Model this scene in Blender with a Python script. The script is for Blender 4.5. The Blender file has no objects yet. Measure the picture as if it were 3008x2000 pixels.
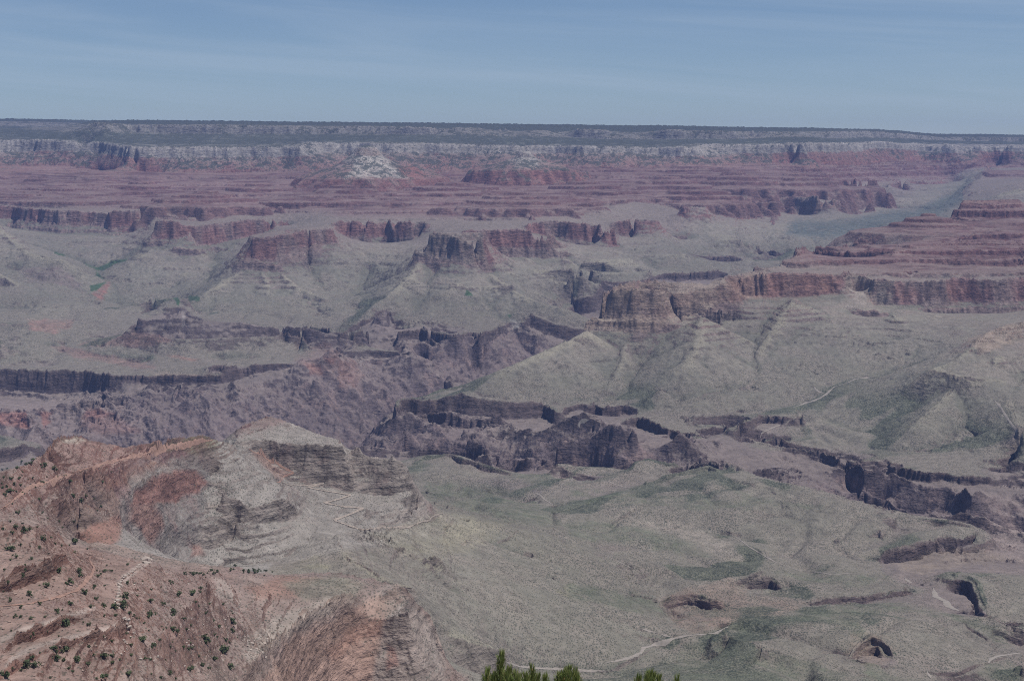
import bpy, math, random, time
import numpy as np
C = bpy.context.scene
T0 = time.time()

# ---------------- camera ----------------
cam_d = bpy.data.cameras.new('camera')
cam = bpy.data.objects.new('camera', cam_d)
C.collection.objects.link(cam)
cam_d.sensor_fit = 'HORIZONTAL'
cam_d.sensor_width = 23.5
cam_d.lens = 23.5 * 4495.0 / 3008.0
cam_d.clip_start = 0.2
cam_d.clip_end = 60000
cam.location = (0, 0, 0)
cam.rotation_euler = (math.radians(90 - 6.888), 0, 0)
C.camera = cam

# ---------------- light ----------------
SUN_EL, SUN_AZ = math.radians(66), math.radians(101)     # azimuth clockwise from the viewing direction (+Y)
world = bpy.data.worlds.new('World')
C.world = world
world.use_nodes = True
nt = world.node_tree
nt.nodes.clear()
wo = nt.nodes.new('ShaderNodeOutputWorld')
bg = nt.nodes.new('ShaderNodeBackground')
sky = nt.nodes.new('ShaderNodeTexSky')
sky.sky_type = 'NISHITA'
sky.sun_disc = False
sky.sun_elevation = SUN_EL
sky.sun_rotation = SUN_AZ
sky.altitude = 2200
sky.air_density = 1.0
sky.dust_density = 0.4
sky.ozone_density = 2.5
bg.inputs[1].default_value = 0.068
# thin cirrus veils, drawn out along the wind
tc = nt.nodes.new('ShaderNodeTexCoord')


def wn(kind, **kw):
    o = nt.nodes.new('ShaderNode' + kind)
    for k_, v_ in kw.items():
        setattr(o, k_, v_)
    return o


vr = wn('VectorRotate', rotation_type='EULER_XYZ'); vr.inputs['Rotation'].default_value = (0, math.radians(-4), 0)
nt.links.new(tc.outputs['Generated'], vr.inputs['Vector'])
vm = wn('VectorMath', operation='MULTIPLY'); vm.inputs[1].default_value = (2.2, 2.2, 34)
nt.links.new(vr.outputs[0], vm.inputs[0])
cn = wn('TexNoise'); cn.inputs['Scale'].default_value = 1.0; cn.inputs['Detail'].default_value = 6; cn.inputs['Roughness'].default_value = .6; cn.inputs['Distortion'].default_value = .6
nt.links.new(vm.outputs[0], cn.inputs['Vector'])
cr = wn('MapRange', interpolation_type='SMOOTHSTEP'); cr.inputs[1].default_value = .38; cr.inputs[2].default_value = .78; cr.inputs[3].default_value = 0; cr.inputs[4].default_value = .36
nt.links.new(cn.outputs[0], cr.inputs[0])
tn = wn('Mix', data_type='RGBA', blend_type='MULTIPLY'); tn.inputs[0].default_value = 1; tn.inputs[7].default_value = (.93, .985, 1.10, 1)
nt.links.new(sky.outputs[0], tn.inputs[6])
ci = wn('Mix', data_type='RGBA'); ci.inputs[7].default_value = (6.6, 7.9, 9.4, 1)
nt.links.new(cr.outputs[0], ci.inputs[0]); nt.links.new(tn.outputs[2], ci.inputs[6])
nt.links.new(ci.outputs[2], bg.inputs[0])
nt.links.new(bg.outputs[0], wo.inputs[0])
sun_d = bpy.data.lights.new('sun', 'SUN')
sun_d.energy = 4.8
sun_d.angle = math.radians(0.5)
sun_d.color = (1.0, 0.965, 0.925)
sun = bpy.data.objects.new('sun', sun_d)
C.collection.objects.link(sun)
sd = (math.sin(SUN_AZ) * math.cos(SUN_EL), math.cos(SUN_AZ) * math.cos(SUN_EL), math.sin(SUN_EL))
from mathutils import Vector
sun.rotation_euler = Vector(sd).to_track_quat('Z', 'Y').to_euler()
C.view_settings.view_transform = 'Standard'
C.view_settings.look = 'None'
C.view_settings.exposure = 0
C.view_settings.gamma = 1
C.cycles.use_denoising = False
C.cycles.filter_width = 1.0
# ---------------- survey: lines read off the landscape, each with an elevation or a distance ----------------
F, CX, CY = 4495.0, 1504.0, 1000.0
PITCH = math.radians(6.888)
SP, CP = math.sin(PITCH), math.cos(PITCH)
SHEET = {'1': (0, 320, 2.359), '2': (1000, 320, 2.359), '3': (2000, 320, 2.34), '4': (0, 850, 2.359), '5': (1000, 850, 2.359),
         '6': (2000, 850, 2.34), 'A': (0, 1200, 1.96), 'B': (650, 1150, 1.845), 'C': (1300, 1300, 2.24), 'D': (2108, 1300, 2.24),
         'E': (0, 560, 3.92), 'F': (1650, 620, 3.92), 'G': (2408, 560, 3.92), 'P': (0, 0, 1.0)}
LINES = []
FAR = lambda y: y * 1.0


def fall(v):                       # metres of drop per metre of forward distance along the sight line of row v
    t = (v - CY) / F
    return (SP + t * CP) / (CP - t * SP)


def side(u, v, y):                 # sideways metres at forward distance y
    t = (v - CY) / F
    return (u - CX) / F * y / (CP - t * SP)


class Line:
    pass


def L(zone, pts, s, z=None, Y=None, m=None, ref=None, rad=None):
    n = [tuple(float(q) for q in p.split(',')) for p in pts.split()]
    a = np.array(n)
    o = Line()
    if zone == 'W':
        X, Yv = a[:, 0], a[:, 1]
        zz = np.broadcast_to(np.array(z, float), X.shape) if np.size(z) in (1, len(X)) else np.linspace(z[0], z[1], len(X))
        o.u = CX + X / Yv * F
        o.v = None
        o.X, o.Y, o.z = X, Yv, np.array(zz)
    else:
        ox, oy, k = SHEET[zone]
        u, v = ox + a[:, 0] / k, oy + a[:, 1] / k
        t = fall(v)
        if z is not None:
            zz = np.linspace(z[0], z[1], len(u)) if np.size(z) == 2 else np.array(z, float) * np.ones(len(u))
            Yv = -zz / t
        elif Y is not None:
            if np.size(Y) == len(u):
                Yv = np.array(Y, float) * np.ones(len(u))
            else:
                Yv = np.linspace(Y[0], Y[1], len(u)) if np.size(Y) == 2 else float(Y) * np.ones(len(u))
            Yv = FAR(Yv)
            zz = -t * Yv
        else:
            r = ref or LINES[-1]
            k2 = np.argsort(r.u)
            y0 = np.interp(u, r.u[k2], r.Y[k2])
            z0 = np.interp(u, r.u[k2], r.z[k2])
            Yv = (m * y0 - z0) / (m + t)
            if m > 1:
                gap = .0019 * y0
                Yv = np.where(z0 > -t * Yv, np.minimum(Yv, y0 - gap), np.maximum(Yv, y0 + gap))
            zz = -t * Yv
        o.u, o.v, o.Y, o.z = u, v, Yv, zz
        o.X = side(u, v, Yv)
    o.s = np.linspace(s[0], s[1], len(o.X)) if np.size(s) == 2 else float(s) * np.ones(len(o.X))
    LINES.append(o)
    return o


# ===== north rim =====
FAR = lambda y: y * 1.06
L('1', '0,68 590,80', 8.4, Y=18500)
L('1', '640,80 1000,80 1500,86 2000,92 2359,95', 8.4, Y=15500)
L('2', '0,95 600,100 1200,108 1400,110 2000,118 2359,120', 8.4, Y=15500)
L('3', '0,120 500,130 850,132 1100,140 1300,142 1500,150 1620,165 1750,178 2100,176 2359,182', 8.4, Y=[15500, 15600, 15800, 16200, 16600, 17000, 17300, 17600, 17800, 18000])
L('1', '0,85 300,92 600,102', 8.0, Y=17600)
L('1', '0,135 450,140', 7.4, Y=17000)
L('1', '0,155 440,158', 7.0, Y=16800)
L('1', '0,178 440,175', 6.2, m=1.0)
rim = L('1', '640,100 720,92 900,105 1500,108 2000,115 2240,120 2359,122', 8.0, Y=[14300, 13700, 13700, 13700, 13700, 13900, 13700])
L('1', '480,170 660,165 1000,168 1560,172 2359,172', 7.6, m=.9)
L('2', '0,115 300,118 600,125 840,125 950,130 1020,160 1050,150 1150,135 1260,170 1330,145 1440,148 1460,168 1600,150 1650,140 1840,145 1900,172 2200,165 2230,140 2359,140', 8.0,
  Y=[13700, 13700, 13750, 13750, 14000, 14500, 14500, 14400, 14600, 13900, 13900, 14500, 14300, 14100, 14100, 14700, 14600, 13900, 13900])
L('2', '0,172 600,178 1000,205 1260,205 1450,205 1800,210 2359,212', 7.6, m=.9)
L('3', '0,145 350,150 750,155 790,185 850,155 1100,155 1300,150 1600,175 1800,195 2359,195', 8.0, Y=[13900, 13900, 14000, 14800, 15200, 15500, 15800, 16400, 16800, 17000])
L('3', '0,205 480,205 800,208 1300,195 1600,205 2000,222 2359,228', 7.6, m=.6)
c7 = L('1', '0,215 300,215 560,220 620,255 650,232 700,225 800,240 905,258 910,262 1200,260 1700,258 2080,262 2090,240 2160,225 2220,232 2359,232', 7.0,
       Y=[13500, 13400, 13400, 13500, 13400, 13350, 13100, 12650, 12600, 12600, 12600, 12600, 12800, 12950, 12950, 12950])
c6 = L('1', '0,300 500,290 700,300 880,330 910,335 1300,335 2080,330 2250,300 2359,300', 6.0, m=1.6)
L('1', '0,400 400,385 700,420 800,430 1200,437 2000,430 2359,437', 5.0, m=.5)
c7b = L('2', '0,232 440,235 850,240 1230,248 1260,262 1300,248 1400,248 1800,255 2150,262 2359,265', 7.0, Y=[12950, 12950, 12950, 12950, 13050, 12950, 12950, 12950, 12900, 12850])
L('2', '0,300 430,300 900,305 1230,300 1500,305 2000,300 2359,330', 6.0, m=1.6)
L('2', '0,440 600,445 1000,425 1500,408 2000,400 2359,395', 5.0, m=.45)
c7c = L('3', '0,262 120,262 150,238 380,240 480,238 520,250 560,240 700,235 860,225 900,232 1200,235 1350,222 1550,220 1700,248 1800,242 2100,250 2359,252', 7.0,
        Y=[12850, 12850, 13100, 13100, 13100, 13200, 13100, 13100, 13050, 13400, 14200, 14700, 15000, 15300, 15200, 15200, 15200])
L('3', '0,325 130,320 400,302 700,305 900,295 1050,300 1350,268 1700,292 2100,292 2359,292', 6.0, m=1.5)
L('3', '0,382 600,375 900,372 1250,385 1500,350 1700,350 2100,385 2359,390', 5.0, m=.5)
# Supai benches of the north wall
L('1', '0,475 600,470 1200,470 2359,460', 4.85, Y=(12000, 12000))
L('2', '0,520 900,515 1500,500 2359,450', 4.7, Y=(11700, 12200))
L('1', '0,560 800,552 1250,548 1700,540 2359,525', 4.6, Y=(11300, 11500))
L('1', '300,620 830,615 1300,640 1530,660 1800,640 2359,618', 4.4, Y=(10900, 10500))
L('2', '0,615 900,620 1400,605 1730,602', 4.5, Y=(10600, 10700))
L('2', '0,680 760,700 1000,705 1100,690 1770,645', 4.25, Y=(10150, 10250))
L('2', '0,725 760,735 1000,740 1770,690', 4.15, m=.35)
L('3', '0,470 1000,460 1100,470 1350,480', 4.6, Y=(12100, 12500))
L('3', '0,560 700,545 1000,555 1300,560', 4.2, Y=(11900, 12400))
# Redwall of the north side, left to right, each with its lower ledge and talus
L('E', '0,160 120,190 560,225 690,230 1000,240 1200,262 1280,245 1550,242 1640,210 1810,225 1840,222 1990,218 2030,240', 4.0,
  Y=[10500, 10450, 10250, 10200, 10200, 10150, 10080, 10150, 10350, 10350, 10450, 10450, 10300])
L('E', '0,330 200,335 560,380 700,392 950,410 1230,432 1300,442 1560,420 1800,392', 3.0, m=3)
L('E', '80,400 460,395 690,440 1160,452 1190,482 1300,492 1590,452', 2.9, m=.55)
L('E', '80,430 250,440 690,490 1160,488 1190,508 1300,525 1590,482', 2.7, m=2.5)
L('E', '300,620 620,710 760,750 960,830 1100,880 1140,910', 1.9, Y=(9700, 9250))
L('E', '1600,720 1480,790 1220,850 1140,910', 1.9, Y=(9500, 9250))
L('E', '1140,910 1110,980 1060,1150 1150,1280 1650,1330 2050,1345', 1.6, Y=[9250, 9000, 8780, 8620, 8520, 8480])
L('E', '1060,640 1360,645', 2.5, Y=9720)
L('E', '1060,780 1360,775', 2.2, Y=9480)
# left cones
L('E', '-60,330 60,470 130,560 290,640 400,720 700,790 950,900', (2.9, 1.9), Y=[9350, 9300, 9200, 9050, 8980, 8900, 8850])
L('E', '0,490 110,485', 2.85, Y=9250)
L('E', '0,660 120,675 280,635', 2.5, Y=9000)
L('E', '100,900 320,890 640,900 720,860 850,930', 1.65, Y=8800)
L('E', '230,960 500,1010 640,1040 850,1010', 1.4, Y=8700)
L('E', '100,1010 400,1060 700,1070 960,1170', 1.5, Y=8550)
L('E', '-40,930 60,1000 170,1060 250,1110 620,1125 960,1190 1150,1280', (2.6, 1.6), Y=[8450, 8400, 8350, 8350, 8450, 8500, 8560])
L('E', '0,1100 170,1090 240,1120', 2.45, m=1.2)
L('E', '0,1350 250,1380 500,1340 700,1370', 1.5, Y=8000)
# second red mesa
q = L('E', '1790,340 2080,345 2120,400 2220,415', 4.0, Y=[9500, 9500, 9520, 9560])
L('E', '1800,300 2300,320 2352,340', 4.05, Y=9900)
L('E', '1760,560 2060,555 2110,540 2200,500', 3.0, m=3.5, ref=q)
L('E', '1745,570 2050,580', 2.95, m=.8)
L('E', '1745,628 2100,615', 2.75, m=2.5)
L('1', '1340,822 1500,800 1700,770 1900,755 1960,790', 4.0, Y=[9580, 9680, 9850, 10000, 10080])
L('1', '1340,945 1500,940 1700,890 1960,838', 3.0, m=3)
L('1', '1500,1000 1480,1100 1400,1250', (2.4, 1.7), Y=[9600, 9050, 8480])
L('1', '2100,1030 2150,1130 2250,1250', (2.4, 1.8), Y=[9000, 8780, 8500])
L('E', '2000,640 2080,660 2330,670', 2.9, Y=9300)
L('E', '2000,700 2080,750 2330,740', 2.7, m=3)
L('E', '1560,740 1730,742', 2.5, Y=9250)
L('E', '1880,870 2000,885 2340,880', 2.45, Y=9050)
L('E', '1890,905 2000,915 2340,900', 2.35, m=2)
L('E', '2130,940 2040,1080 1900,1150', 1.9, Y=(8950, 8720))
# mesa with the square prow
q = L('1', '1735,900 1760,893 1850,895 1960,872 2050,850 2130,835 2300,832', 4.0, Y=[8620, 8600, 8600, 8720, 8830, 8900, 9050])
L('1', '1745,880 1800,860 1950,835 2100,810 2300,800', 4.05, Y=[8700, 8800, 8980, 9200, 9400])
L('1', '1715,1030 1800,1050 1895,1062 1920,1020 1960,1015 2100,960 2330,930', 3.0, m=3.5, ref=q)
L('1', '1690,1052 1800,1065 1930,1078 1950,1080', 2.95, m=.6)
L('1', '1675,1100 1800,1112 1945,1135', 2.75, m=3)
L('1', '1960,1060 2120,1020', 2.9, Y=(8650, 8800))
L('1', '1960,1085 2120,1045', 2.75, m=2)
L('1', '1550,1180 1660,1190', 2.5, Y=8420)
L('1', '1765,1212 1850,1215 2035,1215', 2.5, Y=8400)
L('1', '1765,1232 1850,1238 2035,1245', 2.4, m=2.5)
L('1', '1400,1275 1540,1330 1900,1340 2300,1320', 1.75, Y=[8250, 8180, 8150, 8200])
# alcove wall between the two mesas
L('2', '-60,790 0,772 20,770 60,775 180,778 230,780 340,772 360,780 480,775 500,768 550,775 600,790', 4.0,
  Y=[9450, 9600, 9720, 9580, 9560, 9640, 9660, 9540, 9560, 9680, 9600, 9500])
L('2', '-60,880 0,882 100,890 300,890 550,890', 3.0, m=3)
L('2', '0,920 320,935 540,930', 2.8, m=.6)
L('2', '0,975 320,950 540,945', 2.65, m=1.5)
L('2', '200,1110 140,1250 190,1370', 1.7, Y=[8900, 8620, 8420])
# big grey-red butte in the middle distance
q = L('2', '590,845 640,860 780,885 860,905 930,912 985,890', 4.0, Y=[8420, 8380, 8330, 8300, 8300, 8380])
L('2', '640,842 800,850 1000,850', 4.03, Y=(8550, 8650))
L('2', '530,985 620,1012 800,1045 900,1065 980,1062 1010,1010', 3.0, m=3, ref=q)
L('2', '515,950 530,985', 2.9, Y=8470)
L('2', '550,1022 690,1050 800,1078 920,1130 1040,1105', 2.9, m=.7)
L('2', '550,1055 690,1085 800,1098 920,1145 1040,1135', 2.75, m=3)
L('2', '470,1150 640,1185', 2.5, Y=8300)
L('2', '760,1215 860,1235 950,1243 1100,1230 1190,1215', 2.5, Y=8030)
L('2', '760,1235 860,1250 950,1258 1100,1248 1190,1230', 2.42, m=2.5)
L('2', '560,1340 700,1290 860,1320 1040,1370 1300,1390', 1.75, Y=(7950, 7900))
L('2', '1180,1130 1300,1240 1500,1330', 1.9, Y=(8350, 8250))
# red wall right of it
q = L('2', '850,842 1000,836 1250,840 1450,852 1480,870', 4.0, Y=[8900, 8950, 9000, 9050, 9150])
L('2', '860,935 1010,962 1250,966 1500,966', 3.0, m=3)
L('2', '1020,985 1570,987', 2.9, m=.6)
L('2', '1010,1027 1575,1032', 2.7, m=3)
L('2', '1160,1105 1270,1105 1340,1150 1380,1110 1500,1105 1660,1110', 2.5, Y=[8580, 8580, 8520, 8570, 8570, 8560])
L('2', '1590,1120 1750,1210 1850,1230', 1.8, Y=(8500, 8600))
# next promontories
q = L('2', '1290,800 1340,790 1480,772 1700,787 1740,800 1800,800 1850,802 1885,840 1905,870', 4.0, Y=[9350, 9450, 9500, 9460, 9520, 9420, 9380, 9400, 9450])
L('2', '1295,850 1340,862 1500,892 1650,905 1760,925 1880,955 1930,960', 3.05, m=3)
L('2', '1530,905 1650,918 1780,935 1930,940', 2.9, m=.7)
L('2', '1530,920 1650,940 1780,955 1930,962', 2.7, m=3)
L('F', '330,540 500,550 800,545', 2.5, Y=8950)
L('F', '250,595 500,603 830,595', 2.35, Y=8870)
L('F', '300,690 800,700 1020,692', 1.9, Y=8720)
q = L('2', '1890,792 1920,785 2000,766 2100,762 2200,765 2225,800 2260,850', 4.0, Y=[9800, 9850, 9900, 9900, 9950, 10050, 10150])
L('2', '1900,882 2000,890 2250,895', 3.0, m=3)
L('F', '640,292 1000,290 1450,295', 2.9, m=.6)
L('F', '640,335 1000,350 1450,330', 2.7, m=2.5)
L('F', '820,492 1000,495 1110,500 1440,482', 2.5, Y=9250)
L('F', '850,420 1000,600 1100,680', 1.9, Y=(9350, 9000))
# far right walls and the long side canyon
q = L('3', '0,668 145,668 155,690', 4.0, Y=[10400, 10450, 10600])
L('3', '0,745 160,765', 3.0, m=3)
q = L('3', '80,610 150,625 230,612 330,605 460,600 480,595 570,640 600,650', 4.0, Y=[11200, 11300, 11150, 11150, 11250, 11350, 11500, 11500])
L('3', '80,705 200,715 330,715 440,730 560,700 600,690', 3.0, m=3)
L('3', '520,770 600,780 640,785 770,780', 2.8, Y=10900)
L('3', '140,785 230,790', 2.7, Y=10300)
L('3', '190,865 380,868', 2.5, Y=10050)
L('3', '660,845 860,850', 2.5, Y=10500)
q = L('3', '600,645 700,610 870,605 890,600 960,600 1050,612 1085,640 1110,690', 4.0, Y=[11700, 11700, 11600, 11450, 11400, 11400, 11600, 11800])
L('3', '605,695 700,720 790,735 900,738 1060,748 1130,735', 3.0, m=3)
q = L('3', '1000,560 1080,565 1200,570 1280,585 1360,640', 4.0, Y=[12300, 12200, 12300, 12500, 12900])
L('3', '1000,650 1080,678 1120,685 1370,690', 3.0, m=3)
q = L('3', '1290,545 1420,535 1450,500 1560,500 1590,520', 4.0, Y=[13000, 13100, 13600, 13700, 14000])
L('3', '1300,630 1440,640 1580,580', 3.0, m=2.5)
L('3', '1600,490 1700,500 1760,490 1860,500', 4.0, Y=(14200, 14800))
L('3', '1600,545 1700,560 1760,560 1850,580', 3.0, m=2)
L('3', '1480,860 1640,760 1780,660 1900,570 1960,500 2050,440', (1.6, 2.3), Y=[10300, 11000, 11900, 13000, 13800, 14600])
L('3', '2050,440 2250,385', (2.3, 4), Y=(14600, 15400))
L('3', '1380,700 1500,690 1620,700', 2.3, Y=12200)
L('3', '1890,680 1960,600 2000,520 2070,470 2120,400', (2.8, 4.5), Y=[11300, 12000, 12700, 13400, 14000])
L('3', '2000,560 2150,545 2359,500', 4.0, Y=12000)
L('3', '2080,640 2250,570 2359,540', 3.0, Y=11300)
L('3', '2100,430 2250,420 2359,415', 4.6, Y=(13600, 13600))
# far Tonto terrace and far gorge cliff on the right
L('F', '1460,490 1600,520 1700,530 1980,525 2352,600', 1.33, Y=[9650, 9700, 9750, 9800, 9900])
L('F', '1500,520 1700,600 1950,610 2000,580', 1.0, m=3)
L('3', '280,905 390,895 720,990', (1.9, 1.5), Y=(9950, 10000))
L('3', '400,990 480,985 700,1005', 1.35, Y=10000)
L('3', '400,1000 480,1003 700,1015', 1.1, m=2.5)
L('F', '450,800 500,795 600,815 880,808 1100,740 1200,725 1500,720 1700,700 1820,680', 1.33, Y=[8550, 8550, 8550, 8600, 8750, 8800, 8900, 9050, 9200])
L('F', '450,812 600,858 880,825 1130,790 1300,812 1500,800 1700,790 1800,770', 1.0, m=3)
# ===== north Tonto rim above the gorge =====
FAR = lambda y: y * 1.0
t6 = L('5', '395,300 560,290 640,298 780,322 930,295 950,318 1080,270 1180,235 1270,240 1450,195 1470,178 1680,110 1800,92', 1.33, z=-900)
L('5', '395,350 560,355 640,378 780,362 930,325 955,345 1080,300 1180,250 1260,262 1450,215 1560,200 1690,120', 1.0, m=3)
L('5', '600,300 636,380 640,470', .8, Y=[7900, 7850, 7700])
L('5', '450,440 700,420 1000,400 1350,300', .75, m=.9, ref=t6)
L('5', '560,560 700,560 900,600 1150,420', .45, m=.85, ref=t6)
L('5', '1600,62 1690,85 1800,82', 1.33, Y=9350)
L('5', '1640,80 1690,108 1790,112', 1.05, m=3)
t5 = L('5', '370,215 380,260 455,265', 1.33, Y=[8200, 8080, 8050])
L('5', '375,225 385,288 430,285', 1.0, m=3)
L('5', '130,118 230,120 240,170 380,175', 1.33, Y=[8500, 8450, 8330, 8300])
L('5', '235,190 380,192', 1.0, m=3)
L('5', '100,245 180,210 235,200', 1.33, Y=[8000, 8080, 8150])
L('5', '150,260 235,222', 1.0, m=3)
L('5', '260,300 290,240 320,205', .8, Y=[7900, 8050, 8200])
L('4', '940,180 1010,165 1130,152 1200,150 1300,143 1380,155 1430,190 1560,195 1680,205 1830,240 2000,250 2100,245 2250,275 2359,300', 1.33, z=-880)
L('5', '0,300 100,295 170,285', 1.33, z=-882)
L('4', '960,195 1010,215 1200,195 1300,190 1430,220 1560,230 1680,225 1830,260 2100,262 2359,325', .985, m=2.5)
L('5', '0,340 100,345 170,325', 1.0, m=2.5)
L('4', '1260,150 1275,220 1280,260', 1.0, Y=[8450, 8350, 8250])
L('4', '1050,250 1300,285 1500,285 1700,280', .985, Y=(8050, 7950))
L('4', '1050,300 1300,320 1500,318 1800,300 1990,380', 1.42, Y=[7950, 7900, 7850, 7780, 7600])
L('4', '700,160 900,110 1040,72 1300,60', 1.45, Y=(8600, 8600))
# arm of the inner gorge on the left
t3 = L('4', '2000,492 2060,425 2160,345 2250,320 2359,330', 1.33, z=(-965, -945))
L('5', '0,375 100,395 350,432 405,437', 1.33, z=-948)
L('4', '2020,505 2100,460 2200,385 2300,355', 1.0, m=2.5)
L('5', '0,405 120,455 280,480 405,472', 1.0, m=2.5)
L('5', '230,520 400,490 560,560 700,650', .8, Y=(7350, 7250))
L('4', '2100,520 2300,470 2359,520', .75, Y=(7050, 7100))
L('4', '1430,540 1480,525 1600,530 1800,522 2005,516', 1.33, z=(-965, -965))
L('4', '1440,556 1500,572 1800,582 2005,545', 1.0, m=3)
t1 = L('4', '-80,480 0,555 200,562 480,570 700,592 780,600 950,606 1200,606 1525,600', 1.33, z=-1000)
L('4', '0,620 200,640 480,640 780,650', 1.2, m=1.6)
L('4', '0,742 200,755 360,775 550,760 700,740 785,740', .95, m=1.3)
L('4', '790,640 900,645 1000,662 1080,678 1300,668 1530,656', 1.0, m=3, ref=t1)
L('4', '0,860 200,850 350,850 600,830 800,840', .8, Y=6650)
L('4', '300,1120 310,1110', .3, Y=6150)
L('4', '60,930 200,1000 300,1090', .5, Y=(6500, 6200))
L('4', '520,980 700,975 900,1020 1080,1030', .5, Y=(6400, 6350))
L('4', '900,850 1300,800 1700,900', .6, Y=(6600, 6600))
L('4', '1000,500 600,440 430,395 350,390', 1.45, Y=(7350, 7700))
L('4', '1200,380 900,300 600,380', 1.5, Y=(7750, 7750))
L('4', '1500,480 1900,450', 1.45, Y=(7350, 7350))
L('4', '0,250 200,255 400,300', 1.45, Y=7850)
L('4', '0,340 100,500', 1.5, Y=7400)
# ===== promontory of the Tonto in the middle (right bank) =====
t2 = L('5', '408,845 412,800 430,778 520,780 640,775 780,735 900,725 1040,730 1200,745 1300,755 1380,780 1450,822 1480,850 1515,850', 1.33, z=-1000)
L('5', '405,858 450,870 520,888 600,888 700,865 840,828 1040,805 1090,828 1240,862 1320,852 1400,880 1475,918', 1.0, m=3)
L('5', '1515,850 1560,830 1600,800 1640,790 1690,790 1740,805 1770,800', 1.33, z=(-1000, -995))
L('5', '1560,870 1640,815 1720,800', 1.1, m=.5)
L('5', '1770,808 1830,822 1900,818 2000,810 2090,830 2060,870', 1.33, z=-1003)
L('5', '1765,885 1830,880 1890,892 1980,870 2060,868', 1.0, m=3)
t7 = L('5', '1975,912 2050,888 2100,900 2200,940 2280,970 2359,988', 1.33, z=-1008)
L('5', '1970,940 2050,958 2100,965 2150,990 2250,1010 2359,1045', 1.0, m=3)
L('6', '0,980 90,995 110,1020 150,962 220,945 285,938 320,968', 1.33, z=(-1008, -1012))
L('6', '0,1030 80,1035 120,1038 150,1005 220,1000 300,985', 1.0, m=3)
L('6', '370,952 440,915 550,858 700,872 800,880 835,888', 1.38, z=-985)
L('6', '380,965 480,940 560,920 620,922 700,905 830,893', 1.2, m=2)
L('6', '800,908 815,940 850,968 920,982', 1.37, Y=[5750, 5680, 5600, 5560])
L('6', '795,940 830,965 850,982', 1.25, m=2)
L('6', '510,1030 560,990 680,925', 1.2, Y=[5450, 5550, 5750])
L('6', '545,1075 560,1060 700,1100 850,1118 1000,1148 1100,1180 1200,1185 1330,1165 1350,1185', 1.33, z=-1020)
L('6', '700,1112 850,1135 1000,1165 1100,1205 1200,1215 1345,1200', 1.05, m=2.5)
L('6', '1390,1150 1430,1190 1450,1212 1530,1235 1600,1245 1700,1260 1800,1262 1880,1285 1950,1290 2080,1280 2110,1290', 1.33, z=-1022)
L('6', '1400,1170 1440,1250 1520,1300 1600,1310 1700,1328 1800,1315 1860,1310 1930,1340 2000,1352 2110,1338', 1.0, m=3)
L('6', '2110,1225 2150,1225 2200,1235 2260,1215 2310,1180 2359,1165', 1.33, z=-1025)
L('6', '2130,1240 2200,1258 2310,1215 2359,1220', 1.05, m=2.5)
# brink of the dark schist walls and points down them
b1 = L('6', '330,990 430,1070 545,1075 700,1130 900,1170 1100,1215 1230,1270 1260,1320 1400,1310 1600,1350 1850,1390 2010,1480 2100,1440 2200,1425 2359,1420', .92, z=-1062)
L('6', '330,1130 430,1230 550,1245 800,1310 1000,1390 1250,1490 1420,1540', .55, m=1.9)
L('D', '1180,490 1500,500 1650,560 1800,700 2016,760', .5, m=1.2, ref=b1)
L('6', '0,1090 150,1060 260,1040', .85, Y=5300)
L('5', '1080,1090 1400,1050 1600,960 1800,920 2000,970', .9, Y=[5750, 5600, 5500, 5500, 5450])
L('5', '400,960 560,930 760,880 900,830 1060,830', .92, Y=[6000, 6050, 6120, 6200, 6230])
L('5', '200,1080 380,1130 600,1020 870,1090', .5, Y=[5750, 5600, 5800, 5650])
L('5', '900,1130 1150,1245 1400,1250', .45, Y=(5350, 5050))
L('5', '1350,1180 1550,1060 1750,1030 2050,1020', .75, Y=[5250, 5330, 5330, 5230])
L('5', '1900,1230 2030,1080 2100,1100 2359,1100', .9, Y=[5200, 5250, 5250, 5250])
L('5', '1890,1240 2000,1270 2200,1270', .6, m=1.5)
# water level, hidden in the depths
L('W', '-2600,5700 -2000,5950 -1400,6000 -900,6250 -650,6600 -350,7000 200,7250 800,7700 1600,8400 2600,9300', 0.0, z=[-1330, -1330, -1330, -1325, -1320, -1310, -1300, -1280, -1250, -1200])
L('W', '-900,6150 -500,5750 -150,5450 250,5250 600,4980 950,4720 1300,4520 1500,4400', (0, .3), z=[-1325, -1310, -1290, -1270, -1240, -1215, -1190, -1170])
FAR = lambda y: y * (1.085 - .035 * np.clip((y - 6350) / 500, 0, 1))
# plateau behind the promontory, brown butte and right-hand mesa
q = L('F', '470,1010 510,930 640,860 800,810 1000,800 1160,815 1280,805 1500,820 1700,840 1760,800 1900,740 2060,710 2352,665', 4.0,
      Y=[6300, 6350, 6500, 6600, 6650, 6650, 6680, 6700, 6720, 6740, 6800, 6830, 6880])
q = L('F', '500,950 620,920 760,900 880,885 1050,900 1160,930 1220,960', 4.0, Y=[6300, 6270, 6240, 6220, 6220, 6250, 6300])
b = L('F', '330,1230 640,1240 900,1210 960,1240 1170,1250 1300,1190', 3.0, m=2.6)
L('F', '280,1255 420,1260 700,1290 900,1265 1160,1300 1390,1300', 2.95, m=.6)
L('F', '270,1355 350,1345 520,1340 700,1365 960,1380 1160,1400 1390,1395 1420,1330', 2.72, m=2.6)
L('F', '1290,950 1450,920 1700,880 1960,760 2352,720', 3.95, Y=[6480, 6580, 6650, 6730, 6800])
L('F', '1310,1150 1500,1090 1700,1060 2352,1030', 3.0, m=1.6)
L('F', '1395,1220 1500,1180 1700,1130 1930,1140', 2.9, m=.6)
L('F', '1395,1245 1500,1210 1700,1165 1930,1165', 2.75, m=2.2)
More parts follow.
